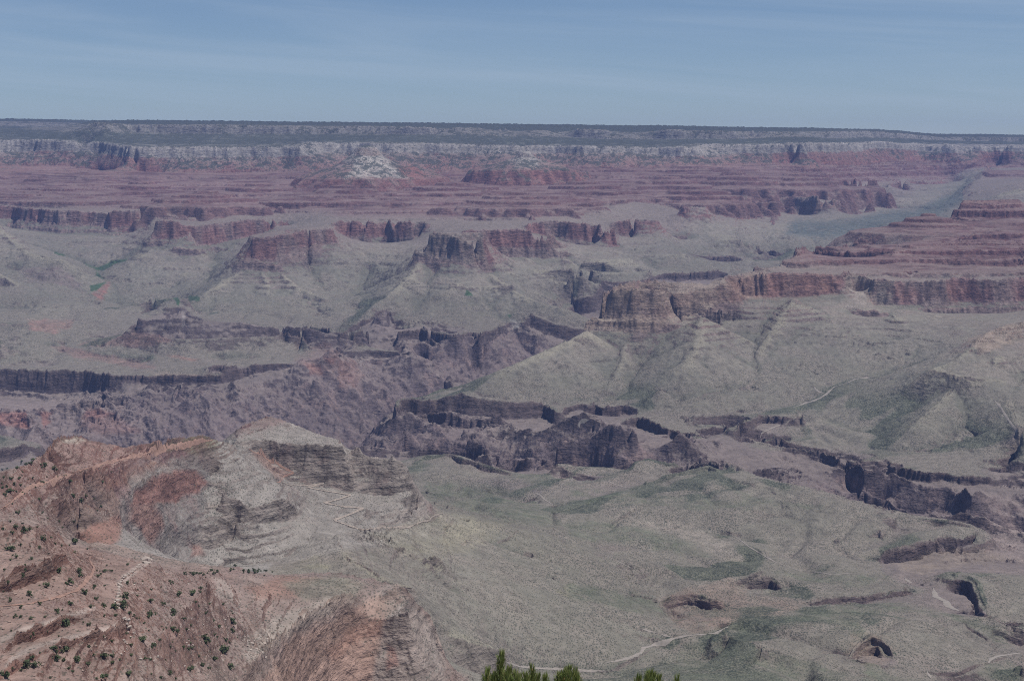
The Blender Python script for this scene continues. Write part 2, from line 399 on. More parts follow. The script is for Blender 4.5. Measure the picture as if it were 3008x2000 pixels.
# red mesa, right half
L('3', '330,1150 500,1130 700,1125 1000,1130 1090,1145 1130,1122', 4.0, Y=[6800, 6840, 6870, 6900, 6900, 6930])
L('3', '330,1310 500,1300 700,1290 860,1290 1080,1265', 3.0, m=2.6)
L('G', '290,940 360,940 420,960 600,1015 640,1025 700,1010', 4.0, Y=[6930, 7000, 7000, 6930, 6880, 6900])
L('G', '300,1110 400,1180 520,1190 600,1060', 3.2, m=3)
L('G', '700,1010 900,1030 1100,1040 1400,1040 1550,985 1900,1010 2050,1025 2250,990 2352,985', 4.0, Y=[6900, 6880, 6880, 6880, 6950, 6900, 6890, 6950, 6950])
L('G', '620,1330 860,1310 1000,1315 1300,1290 1600,1280 1980,1290 2352,1280', 3.0, m=2.8)
L('G', '1150,1370 1400,1350 1700,1345 1960,1350 2352,1340', 2.9, m=.6)
L('G', '1200,1410 1500,1410 1700,1405 1960,1420 2352,1395', 2.72, m=2.5)
L('G', '400,1395 500,1380 620,1385 760,1410', 2.9, Y=6640)
L('G', '400,1440 500,1470 620,1470 760,1455', 2.72, m=3)
L('3', '500,1075 700,1060 880,1080 1000,1095 1130,1100', 4.08, Y=[7050, 7100, 7100, 7120, 7120])
# nook behind (pink wall) and shelves above
L('G', '-120,690 60,680 400,670 800,660', 4.35, Y=(7900, 7650))
L('G', '-60,760 0,830 150,900 320,910 500,870 780,740', 4.1, m=2)
L('3', '720,1040 780,1000 790,965 860,940', (4.1, 4.4), Y=[7150, 7250, 7450, 7900])
L('3', '790,945 1100,935 1400,925 1500,915', 4.4, Y=(8050, 8000))
L('G', '700,890 1000,935 1300,920 1700,910 2100,930 2352,900', 4.12, Y=7150)
L('G', '920,770 1000,790 1300,775 2000,760 2352,770', 4.3, Y=7350)
L('G', '920,790 1000,810 1300,795 2000,790 2352,800', 4.25, m=1.5)
L('G', '820,690 950,710 1010,745 1300,740 1600,750 1800,765 2000,755 2352,745', 4.4, Y=7420)
L('G', '850,655 950,660 1050,690 1500,670 2000,655 2352,650', 4.6, Y=7470)
L('G', '1040,565 1140,620 1400,615 1750,625 2200,625 2352,620', 4.7, Y=7620)
L('G', '1040,560 1140,575 1400,570 1750,575 2200,585 2352,580', 4.8, m=2.5)
L('G', '1400,510 2352,490', 4.85, Y=8000)
L('G', '700,470 950,440 1500,460 2000,470', 4.4, Y=8350)
L('G', '640,520 800,515 820,400 980,395', (4.0, 4.5), Y=[8600, 8500, 8550, 8500])
L('G', '620,530 700,525 800,520', 3.2, Y=8500)
L('G', '220,625 300,580 420,545 560,545 700,565 850,595', 4.35, Y=8300)
L('G', '230,632 550,628 800,608', 4.1, m=1.5)
L('G', '1500,270 1520,250 1600,215 1900,240 2352,265', 4.6, Y=8900)
L('G', '1520,245 1560,190 1640,205 2000,215 2352,240', 4.75, m=2)
L('G', '1640,170 1800,190 2352,190', 4.8, m=.35)
L('G', '1660,130 1720,140 1980,150 2352,150', 4.95, m=2)
L('G', '1700,105 2000,105 2352,100', 5.0, m=.3)
L('G', '1350,310 1800,340 2352,330', 4.5, Y=8650)
L('3', '2000,640 2200,625 2359,620', 5.05, Y=9300)
# talus and Tonto below the right-hand mesa
FAR = lambda y: y * 1.0
L('6', '380,310 450,310', 2.45, Y=6800)
L('6', '1085,315 1200,330 1300,335 1490,330', 2.5, Y=6650)
L('6', '1085,330 1200,345 1300,352 1490,345', 2.4, m=2.2)
L('6', '900,200 800,350 840,500 910,660', (2.6, 1.55), Y=[6900, 6650, 6400, 6150])
L('6', '1450,170 1580,250 1620,420 1500,560', (2.6, 1.8), Y=[6850, 6720, 6450, 6250])
L('6', '910,660 960,700 1060,660 1200,600 1400,590 1600,540', 1.6, Y=[6150, 6120, 6160, 6220, 6240, 6280])
L('6', '400,560 500,580', 2.0, Y=6400)
L('6', '2020,370 2060,320 2180,260 2359,215', 3.95, Y=[5950, 5980, 6050, 6150])
L('6', '1965,425 2030,450 2180,430', 3.0, Y=[5900, 5870, 5880])
L('6', '2050,400 2180,385 2359,330', 3.2, Y=[5900, 5940, 6050])
L('6', '2020,380 1900,490 1720,550 1600,640', (2.8, 1.7), Y=[5930, 5830, 5750, 5750])
L('6', '1720,550 1850,585 1980,605 2200,615', 2.45, Y=[5760, 5650, 5600, 5600])
L('6', '1725,575 1850,605 1980,630 2200,622', 2.36, m=2)
L('6', '2359,600 2250,800 2359,1040', (2.4, 1.5), Y=[5700, 5350, 5000])
L('6', '1500,730 1800,880 2100,1000', 1.55, Y=(5750, 5250))
L('6', '400,830 740,820 850,790 960,740', 1.4, Y=[5950, 5950, 6000, 6030])
L('6', '0,760 250,720 500,760', 1.6, Y=(6050, 6050))
L('6', '900,860 1200,990 1400,980', 1.45, Y=[5850, 5600, 5600])
L('6', '600,1030 900,1050 1300,1050 1600,1100', 1.42, Y=[5420, 5430, 5420, 5250])
L('5', '1530,350 1620,415 1740,445 1880,470 2359,455', 2.48, Y=[6680, 6590, 6560, 6550, 6560])
L('5', '1530,400 1620,440 1740,460 1880,480 2359,475', 2.38, m=2.2)
L('5', '900,650 1100,560 1320,470 1530,380', (1.5, 2.4), Y=[6650, 6700, 6720, 6690])
L('5', '900,690 1200,640 1400,640 1650,720', 1.5, Y=[6550, 6560, 6560, 6350])
L('5', '470,760 700,700 900,650', 1.4, Y=[6500, 6600, 6750])
L('W', '-300,6950 0,6950 350,7000 900,7250', 1.1, z=-1010)
L('W', '350,6800 600,6900 1000,7000', 1.5, z=-960)
L('5', '1780,770 1900,640 2100,500', (1.4, 2.0), Y=[6280, 6400, 6500])
L('5', '2090,790 2200,680', 1.5, Y=(6080, 6100))
# ===== near Tonto (south bank) =====
FAR = lambda y: y * 1.0
n1 = L('6', '-310,1180 -230,1165 0,1215 180,1180 260,1185 350,1205 560,1290 800,1345 1130,1470 1400,1540', 1.4, Y=[4950, 5000, 5000, 4980, 4930, 4880, 4680, 4520, 4380, 4250])
L('6', '-230,1300 180,1210 350,1300 700,1440', 1.5, Y=[4750, 4850, 4650, 4450])
L('D', '1180,490 1500,503 1640,545 1695,592 1690,650', 1.4, Y=[4270, 4230, 4170, 4120, 4080])
L('W', '-100,5080 300,5150 620,5020 880,4780 1120,4560 1330,4370', .95, z=-1075)
L('C', '-200,130 -130,95 0,70 60,75 130,105 200,120 430,190 560,250 700,290', 1.4, Y=[5150, 5200, 5220, 5200, 5120, 5100, 5000, 4880, 4760])
L('C', '720,285 780,260 960,160 1100,165 1220,205', 1.38, Y=[4760, 4800, 5000, 5030, 4980])
L('W', '-700,5450 -300,5420 -50,5250', .95, z=(-1090, -1080))
L('C', '775,140 830,150 1000,222', 1.33, Y=[4960, 4960, 4930])
L('C', '770,210 830,250 940,260 1000,232', 1.05, Y=[4900, 4880, 4870, 4890])
L('C', '690,295 650,320 680,380 740,415 690,440', 1.3, Y=[4740, 4700, 4600, 4520, 4480])
L('C', '0,330 200,380 400,370 600,400', 1.5, Y=(4650, 4600))
L('C', '-120,190 100,220 300,300', 1.5, Y=(4950, 4800))
L('C', '0,440 190,450 400,430 650,440', 1.5, Y=[4250, 4230, 4300, 4420])
L('C', '190,500 450,560 700,620 900,680 1200,830', 1.6, Y=[3570, 3600, 3650, 3670, 3600])
L('C', '190,700 400,780 700,880 1000,950 1250,990 1400,1020 1500,1150', (2.0, 1.45), Y=[3300, 3320, 3350, 3380, 3420, 3420, 3300])
L('C', '0,560 200,600 500,740', (2.4, 1.7), Y=[3400, 3450, 3480])
L('C', '150,660 200,650', 2.3, Y=3350)
L('C', '0,940 300,1050 700,1180 1200,1250 1450,1290', (2.2, 1.5), Y=[2950, 2980, 3040, 3100, 3130])
L('C', '0,1250 400,1380 500,1480 800,1495 1100,1500 1310,1380 1440,1320 1600,1270 1780,1250 1900,1190', (1.9, 1.4), Y=[2640, 2700, 2800, 2900, 2930, 3020, 3070, 3120, 3170, 3240])
L('C', '100,1530 800,1560 1200,1540', 1.6, Y=[2600, 2790, 2870])
L('C', '1500,1400 1700,1480 1900,1350', 1.6, Y=[3000, 2930, 3080])
L('C', '800,640 1200,760 1500,800 1780,780 2000,790', 1.5, Y=[3900, 3850, 3830, 3880, 3900])
L('C', '1000,470 1300,560 1600,570 1900,640 2016,690', 1.5, Y=[4250, 4180, 4220, 4150, 4100])
L('C', '1100,350 1500,360 1900,330', 1.5, Y=(4500, 4550))
L('C', '1460,1030 1550,990 1650,985 1750,1040 1860,1060', 1.42, Y=[3400, 3450, 3450, 3400, 3390])
L('C', '1460,1080 1600,1100 1750,1110 1860,1105', 1.2, m=2.2)
L('C', '1650,1180 1800,1160 1900,1150', 1.2, Y=3270)
L('D', '200,930 280,900 320,870 350,890 400,935', 1.42, Y=[3600, 3620, 3640, 3630, 3610])
L('D', '205,980 300,1010 330,1030 400,1000', 1.15, m=2.5)
L('D', '610,1052 780,1022 960,1020 1130,975 1240,945 1290,980', 1.4, Y=[3450, 3500, 3500, 3560, 3610, 3570])
L('D', '610,1090 780,1050 860,1058 960,1050 1130,1010 1290,992', 1.2, m=2)
L('D', '1100,712 1180,690 1250,665 1360,650 1440,640 1470,615 1520,620 1600,628 1690,598', 1.4, z=(-1018, -1035))
L('D', '1100,785 1200,780 1300,762 1400,720 1450,690 1490,638 1560,665 1620,665 1690,655', 1.1, m=2.5)
L('D', '1010,790 1060,790 1095,800', 1.4, Y=3950)
L('D', '1020,830 1070,860 1090,845', 1.2, m=2.5)
L('D', '1300,860 1500,790 1700,790 1900,790 2016,820', .95, Y=[3780, 3900, 3960, 3950, 3930])
L('D', '1230,890 1280,920 1400,960 1450,1020 1500,1080 1590,1115', 1.15, Y=[3720, 3680, 3600, 3520, 3450, 3400])
L('D', '1550,870 1580,850 1650,870 1720,915 1735,960 1740,1020 1790,1080 1800,1150 1850,1185 1950,1215 2016,1230', 1.42, Y=[3650, 3680, 3640, 3570, 3520, 3440, 3380, 3320, 3280, 3260, 3250])
L('D', '1550,940 1600,985 1660,1000 1690,1060 1690,1110 1740,1105 1790,1140', 1.1, Y=[3620, 3600, 3570, 3440, 3400, 3360, 3330])
L('D', '1800,1220 1900,1250 1990,1290', 1.2, m=2.5)
L('D', '1640,1200 1760,1290 1950,1370 2016,1380', 1.35, Y=[3310, 3220, 3120, 3100])
L('D', '1800,870 1900,950 2016,1000', 1.5, Y=[3700, 3570, 3500])
L('D', '880,1400 890,1340 960,1290 1010,1260 1060,1270 1090,1310 1150,1370', 1.42, Y=[2990, 3040, 3080, 3090, 3080, 3050, 3010])
L('D', '890,1440 950,1390 1050,1385 1080,1400 1150,1440', 1.15, Y=[2960, 3010, 3040, 2990, 2960])
L('D', '950,1430 1100,1480', 1.2, Y=2930)
L('D', '0,1260 250,1320 500,1400 800,1520', 1.5, Y=[3100, 3000, 2930, 2850])
L('D', '300,1340 200,1450', 1.7, Y=(2960, 2880))
L('D', '0,1240 250,1140 430,1110 620,1100 760,1065', 1.45, Y=[3150, 3280, 3320, 3360, 3420])
L('D', '1040,1200 1300,1160 1500,1200', 1.5, Y=[3180, 3280, 3280])
L('D', '1340,1490 1600,1490 1780,1440 1900,1390', 1.35, Y=[2930, 2960, 3030, 3080])
L('D', '1400,1568 1700,1560 2016,1460', 1.5, Y=[2860, 2890, 2970])
L('D', '0,640 400,520 800,620 1080,580', 1.5, Y=[4120, 4300, 4080, 4150])
L('D', '100,600 300,740 480,830 760,870 920,870', 1.45, Y=[4150, 3900, 3780, 3720, 3730])
# ===== ridge with the trail, nearer butte and amphitheatre =====
r1 = L('A', '-60,380 0,360 150,320 220,280 250,255 300,210 355,170 430,165 520,180 600,188 700,210 800,203 880,192 1000,168 1150,148 1200,155 1250,172 1300,188 1340,205', (4.4, 4.05),
       z=(-405, -605))
L('W', '-741,2214 -753,2460 -794,2780 -745,2920 -707,3200', 3.6, z=[-560, -580, -605, -640, -690])
L('4', '-100,1000 0,1010 120,1040 198,1080', 1.4, Y=[5700, 5650, 5500, 5380])
L('4', '-60,1140 0,1130 60,1110 140,1090 200,1085', 1.33, Y=[5100, 5150, 5200, 5280, 5360])
L('4', '-60,1205 0,1200 80,1190 160,1160 206,1108', 1.0, m=2.5)
L('W', '-1500,2400 -1350,2700 -1200,3000 -900,3350 -650,3700 -520,3950', 3.0, z=(-640, -800))
L('W', '-1900,3600 -1400,3800 -900,4100 -450,4250', 1.9, z=(-880, -900))
L('A', '0,582 60,545 100,510 180,452 260,428 350,396 500,346 700,295 860,258 1000,218 1130,195 1240,180', (4.3, 4.05), Y=[1830, 1880, 1930, 2030, 2090, 2180, 2380, 2620, 2800, 2980, 3090, 3180])
L('A', '0,640 150,640 300,660', 4.2, Y=[1720, 1800, 1880])
L('A', '300,520 500,560 650,600', 4.1, Y=[2030, 2150, 2300])
am = L('A', '350,735 430,712 470,690 600,640 690,590 735,490 780,455 880,410 1000,368 1120,350 1250,388', 4.0,
       Y=[2010, 2115, 2164, 2317, 2442, 2535, 2605, 2705, 2880, 2978, 3043])
L('A', '380,770 460,740 530,720 640,690 700,650', 3.7, Y=[2035, 2145, 2225, 2352, 2440])
L('A', '400,810 480,800 560,800 640,790', 3.3, Y=[2030, 2150, 2240, 2325])
L('A', '740,560 800,520 880,490 1000,450 1140,420', 3.72, Y=[2530, 2610, 2690, 2865, 2965])
L('A', '740,640 800,600 900,560 1000,540 1130,500 1200,460', 3.5, Y=[2515, 2590, 2680, 2840, 2930, 2985])
L('A', '900,640 1000,620 1100,600 1200,580 1300,560', 3.35, Y=[2650, 2790, 2880, 2930, 2960])
L('A', '840,700 940,690 1100,695 1200,712 1300,690 1372,665', 3.25, Y=[2590, 2700, 2830, 2880, 2910, 2940])
L('A', '850,770 1000,780 1100,790 1200,800 1300,770 1372,740', 3.05, Y=[2580, 2740, 2810, 2855, 2890, 2925])
L('A', '640,850 850,845 950,890 1100,915 1372,885', 2.9, Y=[2330, 2560, 2650, 2730, 2850])
L('B', '0,560 150,640 310,600 370,590 410,640', 3.2, Y=[2935, 2945, 3000, 3025, 3060])
L('B', '0,690 150,715 310,695 400,690', 3.02, Y=[2910, 2925, 2985, 3040])
L('B', '0,910 150,930 290,905 380,870 480,780 520,720', 2.85, Y=[2840, 2840, 2870, 2910, 2980, 3050])
L('B', '0,400 150,420 280,440 330,480', 4.0, Y=[3030, 3080, 3130, 3150])
L('B', '0,480 150,530 300,540', 3.6, Y=[2990, 3010, 3060])
# nearer butte with the switchbacks
k1 = L('B', '85,260 100,190 165,150 240,125 330,150 450,195 560,235 640,255', 4.1, Y=[3330, 3400, 3500, 3560, 3560, 3540, 3500, 3470])
L('B', '95,275 150,262 220,268 300,278 450,292 560,296 650,300', 3.95, Y=[3322, 3345, 3375, 3395, 3405, 3405, 3405])
L('B', '90,295 150,310 190,330 240,370 300,400 400,390 560,390 680,390', 3.6, Y=[3312, 3330, 3355, 3372, 3385, 3394, 3394, 3394])
L('B', '300,480 360,462 450,452 560,455 690,450', 3.35, Y=[3340, 3370, 3383, 3385, 3385])
L('B', '320,492 460,500 560,512 640,530 700,545', 3.2, Y=[3310, 3365, 3372, 3375, 3375])
L('B', '420,640 490,612 560,608 660,620 780,632', 2.98, Y=[3110, 3180, 3230, 3265, 3290])
L('B', '540,700 610,706 700,735 760,752 860,735 990,700 1060,660', 2.78, Y=[3080, 3110, 3160, 3190, 3250, 3330, 3420])
L('B', '660,320 695,350', 4.0, Y=(3430, 3430))
L('B', '700,345 712,310 740,300 770,340 820,350 880,360 930,350 980,375 1020,430', 4.0, Y=[3435, 3445, 3445, 3440, 3435, 3435, 3435, 3440, 3460])
L('B', '700,440 820,440 900,450 1000,470 1030,480', 3.6, Y=[3415, 3422, 3422, 3425, 3450])
L('B', '760,545 850,556 920,545 1000,540 1045,520', 3.3, Y=[3385, 3405, 3408, 3412, 3440])
L('B', '850,600 960,590 1060,548 1085,580', 3.1, Y=[3360, 3375, 3415, 3440])
L('B', '780,690 880,680 970,650 1060,620 1088,600', 2.95, Y=[3270, 3295, 3330, 3400, 3432])
L('B', '80,330 130,340 170,330', 4.02, Y=[3230, 3210, 3230])
L('W', '-450,3720 -250,3720 -150,3560', 2.3, z=(-850, -850))
L('B', '1200,660 1140,700 970,735 860,745', 2.6, Y=[3480, 3420, 3230, 3140])
L('B', '830,760 1000,860 1140,930', 2.45, Y=[3100, 3000, 2960])
L('B', '1100,940 1160,915 1190,900', 2.4, Y=[2970, 2990, 3000])
L('B', '620,760 700,900 900,1010 1050,1060', (2.7, 2.3), Y=[2950, 2760, 2650, 2640])
# ===== near red ridge =====
L('A', '-40,650 0,648 130,660 230,690 330,710 352,760', 4.6, Y=[1360, 1370, 1420, 1470, 1520, 1530])
L('A', '380,800 480,808 530,848 620,845 700,850 800,855 865,862 900,890 930,920', 4.35, Y=[1540, 1590, 1610, 1660, 1700, 1750, 1780, 1760, 1750])
L('A', '420,815 620,856 800,866', 3.9, Y=(1850, 2050))
L('A', '940,925 1050,945 1150,940 1250,930 1372,905', 4.15, Y=[1760, 1850, 1930, 2010, 2080])
L('B', '0,945 150,960 300,985 420,985 600,985 800,1005 900,1030 960,1045 1000,1065', 4.05, Y=[2080, 2120, 2150, 2170, 2190, 2180, 2160, 2140, 2130])
L('W', '-720,2330 -560,2400 -400,2470 -250,2520', 2.8, z=(-700, -800))
L('A', '0,995 80,960 180,925 290,885 310,850 365,840', 4.55, Y=[1195, 1215, 1240, 1275, 1300, 1320])
L('A', '0,1040 80,1030 180,990 290,965 365,895', 4.5, m=2)
L('A', '0,1140 160,1125 300,1095 440,1050 500,990 545,920 515,860 540,845', 4.42, Y=[1120, 1140, 1180, 1250, 1320, 1430, 1530, 1590])
L('A', '680,1100 680,1010 720,960 790,910 810,870', 4.35, Y=[1270, 1370, 1450, 1560, 1640])
L('A', '0,1345 130,1270 270,1235 370,1195 480,1165 550,1150', 4.35, Y=[1020, 1055, 1080, 1110, 1140, 1165])
L('A', '0,1390 130,1330 270,1280 370,1230 550,1165', 4.28, m=1.5)
L('A', '0,1480 80,1420 230,1365 400,1320 600,1270 720,1215', 4.25, Y=[965, 985, 1015, 1050, 1100, 1160])
L('A', '40,1500 230,1390 400,1350 600,1320 735,1290', 4.18, m=1.5)
L('A', '0,1568 300,1560 600,1560', 4.12, Y=[940, 965, 1000])
L('A', '850,1380 1000,1200 1200,1000', 4.15, Y=[1180, 1380, 1680])
L('A', '1000,1568 1200,1400 1372,1300', 4.08, Y=[1200, 1420, 1620])
n9 = L('B', '220,1568 250,1530 310,1440 380,1350 470,1300 560,1258 640,1210 720,1172 790,1110 860,1080 960,1050 1000,1072', 4.0,
       Y=[1600, 1640, 1730, 1830, 1890, 1950, 1990, 2030, 2080, 2100, 2120, 2120])
L('B', '130,1480 300,1330 500,1180 700,1080', 4.03, Y=[1480, 1700, 1900, 2050])
L('B', '270,1620 400,1500 520,1400 640,1340 760,1290 880,1240 1000,1180', 3.7, m=2.2)
L('B', '350,1930 640,1880 880,1830 1000,1800 1180,1720', 3.1, m=2.2)
L('B', '1010,1080 1060,1160 1090,1175 1150,1240 1180,1300 1185,1340 1170,1420 1180,1480 1200,1600', (3.95, 3.3), Y=[2125, 2130, 2140, 2150, 2160, 2160, 2150, 2150, 2140])
L('B', '1200,1450 1250,1568 1300,1640', 2.8, Y=[2300, 2250, 2220])
L('W', '-170,2300 -230,2420 -330,2480', 2.6, z=(-860, -850))
L('W', '-100,1500 0,1900', 2.2, z=(-860, -880))
L('W', '200,700 300,1200 300,1800', 2.0, z=(-700, -900))
L('W', '1000,700 1100,1500 1200,2200', 1.8, z=(-800, -930))
L('W', '-300,650 -100,650 0,700', 3.2, z=(-420, -560))
# ---------------- ground: a contour survey filled in on a fan-shaped grid ----------------
TH = math.radians(21.5)
R0, R1 = math.log(600.0), math.log(21000.0)


def perlin(x, y, seed):
    xi, yi = np.floor(x), np.floor(y)
    xf, yf = (x - xi).astype(np.float32), (y - yi).astype(np.float32)
    xi, yi = xi.astype(np.int64), yi.astype(np.int64)
    u = xf * xf * xf * (xf * (xf * 6 - 15) + 10)
    v = yf * yf * yf * (yf * (yf * 6 - 15) + 10)

    def g(ix, iy, fx, fy):
        h = (ix * 374761393 + iy * 668265263 + seed * 1442695) & 0x7fffffff
        h = ((h ^ (h >> 13)) * 1274126177) & 0x7fffffff
        a = ((h ^ (h >> 16)) & 1023).astype(np.float32) * np.float32(2 * math.pi / 1024)
        return np.cos(a) * fx + np.sin(a) * fy
    a = g(xi, yi, xf, yf)
    b = g(xi + 1, yi, xf - 1, yf)
    c = g(xi, yi + 1, xf, yf - 1)
    d = g(xi + 1, yi + 1, xf - 1, yf - 1)
    return (a + (b - a) * u) * (1 - v) + (c + (d - c) * u) * v


def sstep(a, b, x):
    t = np.clip((x - a) / (b - a), 0, 1)
    return t * t * (3 - 2 * t)


def raster(nt_, nr_):
    z = np.zeros((nt_, nr_)); s = np.zeros((nt_, nr_)); w = np.zeros((nt_, nr_))
    for l in LINES:
        for k in range(max(1, len(l.X) - 1)):
            k1 = min(k + 1, len(l.X) - 1)
            n = 2
            th0, th1 = math.atan2(l.X[k], l.Y[k]), math.atan2(l.X[k1], l.Y[k1])
            rr0, rr1 = math.log(math.hypot(l.X[k], l.Y[k])), math.log(math.hypot(l.X[k1], l.Y[k1]))
            n = int(2 + 2.5 * max(abs(th1 - th0) / (2 * TH) * nt_, abs(rr1 - rr0) / (R1 - R0) * nr_))
            t = np.linspace(0, 1, n)
            # straight in picture terms (depth varies smoothly along the line)
            th = th0 + (th1 - th0) * t
            rr = rr0 + (rr1 - rr0) * t
            if l.v is not None:
                vv = l.v[k] + (l.v[k1] - l.v[k]) * t
                yy = l.Y[k] + (l.Y[k1] - l.Y[k]) * t
                zz = -fall(vv) * yy
                rr = np.log(yy / np.cos(th))
            else:
                zz = l.z[k] + (l.z[k1] - l.z[k]) * t
            ss = l.s[k] + (l.s[k1] - l.s[k]) * t
            i = np.floor((th + TH) / (2 * TH) * nt_).astype(int)
            j = np.floor((rr - R0) / (R1 - R0) * nr_).astype(int)
            ok = (i >= 0) & (i < nt_) & (j >= 0) & (j < nr_)
            np.add.at(z, (i[ok], j[ok]), zz[ok])
            np.add.at(s, (i[ok], j[ok]), ss[ok])
            np.add.at(w, (i[ok], j[ok]), 1)
    m = w > 0
    z[m] /= w[m]; s[m] /= w[m]
    return z.astype(np.float32), s.astype(np.float32), m


def up2(a, shape):
    return resize(a, shape)


def resize(a, shape):
    n0, n1 = a.shape
    x = np.clip((np.arange(shape[0]) + .5) * n0 / shape[0] - .5, 0, n0 - 1)
    y = np.clip((np.arange(shape[1]) + .5) * n1 / shape[1] - .5, 0, n1 - 1)
    i = np.minimum(x.astype(int), n0 - 2); fx = (x - i)[:, None].astype(np.float32)
    j = np.minimum(y.astype(int), n1 - 2); fy = (y - j)[None, :].astype(np.float32)
    b = a[i] * (1 - fx) + a[i + 1] * fx
    return b[:, j] * (1 - fy) + b[:, j + 1] * fy


def solve():
    levels = [(24, 75), (48, 150), (96, 300), (192, 600), (384, 1200), (768, 2400)]
    Z = S = None
    for (a, b) in levels:
        cz, cs, m = raster(a, b)
        if Z is None:
            Z = np.full((a, b), cz[m].mean(), np.float32); S = np.full((a, b), cs[m].mean(), np.float32)
        else:
            Z, S = resize(Z, (a, b)), resize(S, (a, b))
        dth, drh = 2 * TH / a, (R1 - R0) / b
        wx, wy = 1 / dth ** 2, 1 / drh ** 2
        wx, wy = wx / (2 * wx + 2 * wy), wy / (2 * wx + 2 * wy)
        Z[m], S[m] = cz[m], cs[m]
        ii, jj = np.meshgrid(np.arange(a), np.arange(b), indexing='ij')
        red = ((ii + jj) & 1) == 0
        mr, mb = red & ~m, (~red) & ~m
        it = 400 if a < 100 else (120 if a < 500 else 50)
        om = 1.6 if a < 500 else 1.3
        for k in range(it):
            for mm in (mr, mb):
                for A in (Z, S):
                    P = np.pad(A, 1, mode='edge')
                    N = wx * (P[:-2, 1:-1] + P[2:, 1:-1]) + wy * (P[1:-1, :-2] + P[1:-1, 2:])
                    A[mm] += om * (N[mm] - A[mm])
    return Z, S, m


Zb, Sb, fixed = solve()
print('solved', time.time() - T0)
NB, NBR = Zb.shape
thb = ((np.arange(NB) + .5) / NB * 2 - 1) * TH
rhb = R0 + (np.arange(NBR) + .5) / NBR * (R1 - R0)
RB = np.exp(rhb)[None, :] * np.ones((NB, 1))
XB, YB = RB * np.sin(thb)[:, None], RB * np.cos(thb)[:, None]


def blur(a, n=1):
    for _ in range(n):
        p = np.pad(a, 1, mode='edge')
        a = (p[:-2, 1:-1] + p[2:, 1:-1] + p[1:-1, :-2] + p[1:-1, 2:]) * .125 + a * .5
    return a


def grad(Z, R, dth, drh):
    gx = np.gradient(Z, axis=0) / (R * dth)
    gy = np.gradient(Z, axis=1) / (R * drh)
    return gx, gy


DTB, DRB = 2 * TH / NB, (R1 - R0) / NBR


def drain(Z):
    """steepest-descent drainage area, square metres"""
    best = np.zeros(Z.shape, np.float32)
    rec = np.arange(Z.size).reshape(Z.shape)
    idx = rec.copy()
    for di in (-1, 0, 1):
        for dj in (-2, -1, 0, 1, 2):
            if (di == 0 and dj == 0) or (di == 0 and abs(dj) == 2):
                continue
            a0, a1 = max(0, -di), NB - max(0, di)
            b0, b1 = max(0, -dj), NBR - max(0, dj)
            d = RB[a0:a1, b0:b1] * math.hypot(di * DTB, dj * DRB)
            sl = (Z[a0:a1, b0:b1] - Z[a0 + di:a1 + di, b0 + dj:b1 + dj]) / d
            bb = best[a0:a1, b0:b1]; rr = rec[a0:a1, b0:b1]
            up = sl > bb
            bb[up] = sl[up]
            rr[up] = idx[a0 + di:a1 + di, b0 + dj:b1 + dj][up]
    order = np.argsort(-Z, axis=None)
    A = (RB * RB * DTB * DRB).ravel().tolist()
    rl = rec.ravel()
    ro = rl[order].tolist()
    for o, r in zip(order.tolist(), ro):
        if r != o:
            A[r] += A[o]
    return np.array(A, np.float32).reshape(Z.shape), best


def fbm(x, y, w, n, seed, gain=.5, ridged=False):
    t = np.zeros(x.shape, np.float32); a = 1.0
    for k in range(n):
        p = perlin(x / w, y / w, seed + k)
        t += a * ((.35 - np.abs(p)) * 1.6 if ridged else p)
        a = a * gain; w = w * .5
    return t


# talus spurs: roof-shaped ridges running down from the noses of the cliffs


def spur(zone, pts, Y0, m, flank=.52, top=6.0):
    ox, oy, sc = SHEET[zone]
    p = np.array([[float(q) for q in a.split(',')] for a in pts.split()]) / sc + (ox, oy)
    P = []
    for k, (u, v) in enumerate(p):
        t = fall(v)
        y = Y0 if k == 0 else (m * P[-1][1] - P[-1][2]) / (m + t)
        P.append((side(u, v, y), y, -t * y))
    for a, b in zip(P[:-1], P[1:]):
        rad = 420
        x0, x1, y0, y1 = min(a[0], b[0]) - rad, max(a[0], b[0]) + rad, min(a[1], b[1]) - rad, max(a[1], b[1]) + rad
        q = np.where((XB > x0) & (XB < x1) & (YB > y0) & (YB < y1))
        x, y = XB[q], YB[q]
        L2 = (b[0] - a[0]) ** 2 + (b[1] - a[1]) ** 2
        t = np.clip(((x - a[0]) * (b[0] - a[0]) + (y - a[1]) * (b[1] - a[1])) / L2, 0, 1)
        d = np.hypot(x - a[0] - t * (b[0] - a[0]), y - a[1] - t * (b[1] - a[1]))
        zr = a[2] + (b[2] - a[2]) * t - flank * np.maximum(0, d - top)
        up = np.maximum(zr - Zb[q], 0)
        lim = (Sb[q] < 2.98)
        up = up * lim
        Zb[q] += up.astype(np.float32)
        Sb[q] += (up / 190).astype(np.float32) * lim
    np.minimum(Sb, 9, out=Sb)


spur('1', '1815,1118 1850,1215 1870,1300 1885,1370', 9040, .40)
spur('1', '1690,1105 1560,1185 1420,1275', 9060, .36)
spur('1', '1945,1135 2080,1240 2290,1330', 9050, .36)
spur('E', '2190,755 2180,880 2020,1050 1850,1180', 9800, .36)
spur('E', '1800,632 1640,745 1500,850', 9990, .34)
spur('E', '1240,525 1225,640 1210,790', 10680, .36)
spur('E', '500,490 420,600 330,690', 10680, .34)
spur('2', '930,1145 960,1235 950,1330 890,1410', 8700, .40)
spur('2', '555,1058 480,1150 350,1280 200,1390', 8850, .33)
spur('2', '1035,1135 1180,1250 1400,1345 1560,1380', 8740, .33)
spur('2', '1290,1030 1330,1110 1355,1190', 9440, .38)
spur('2', '1560,1032 1680,1110 1900,1225', 9560, .33)
spur('2', '1900,962 1900,1060 1880,1155', 9860, .36)
spur('2', '30,990 180,1090 260,1170', 10050, .33)
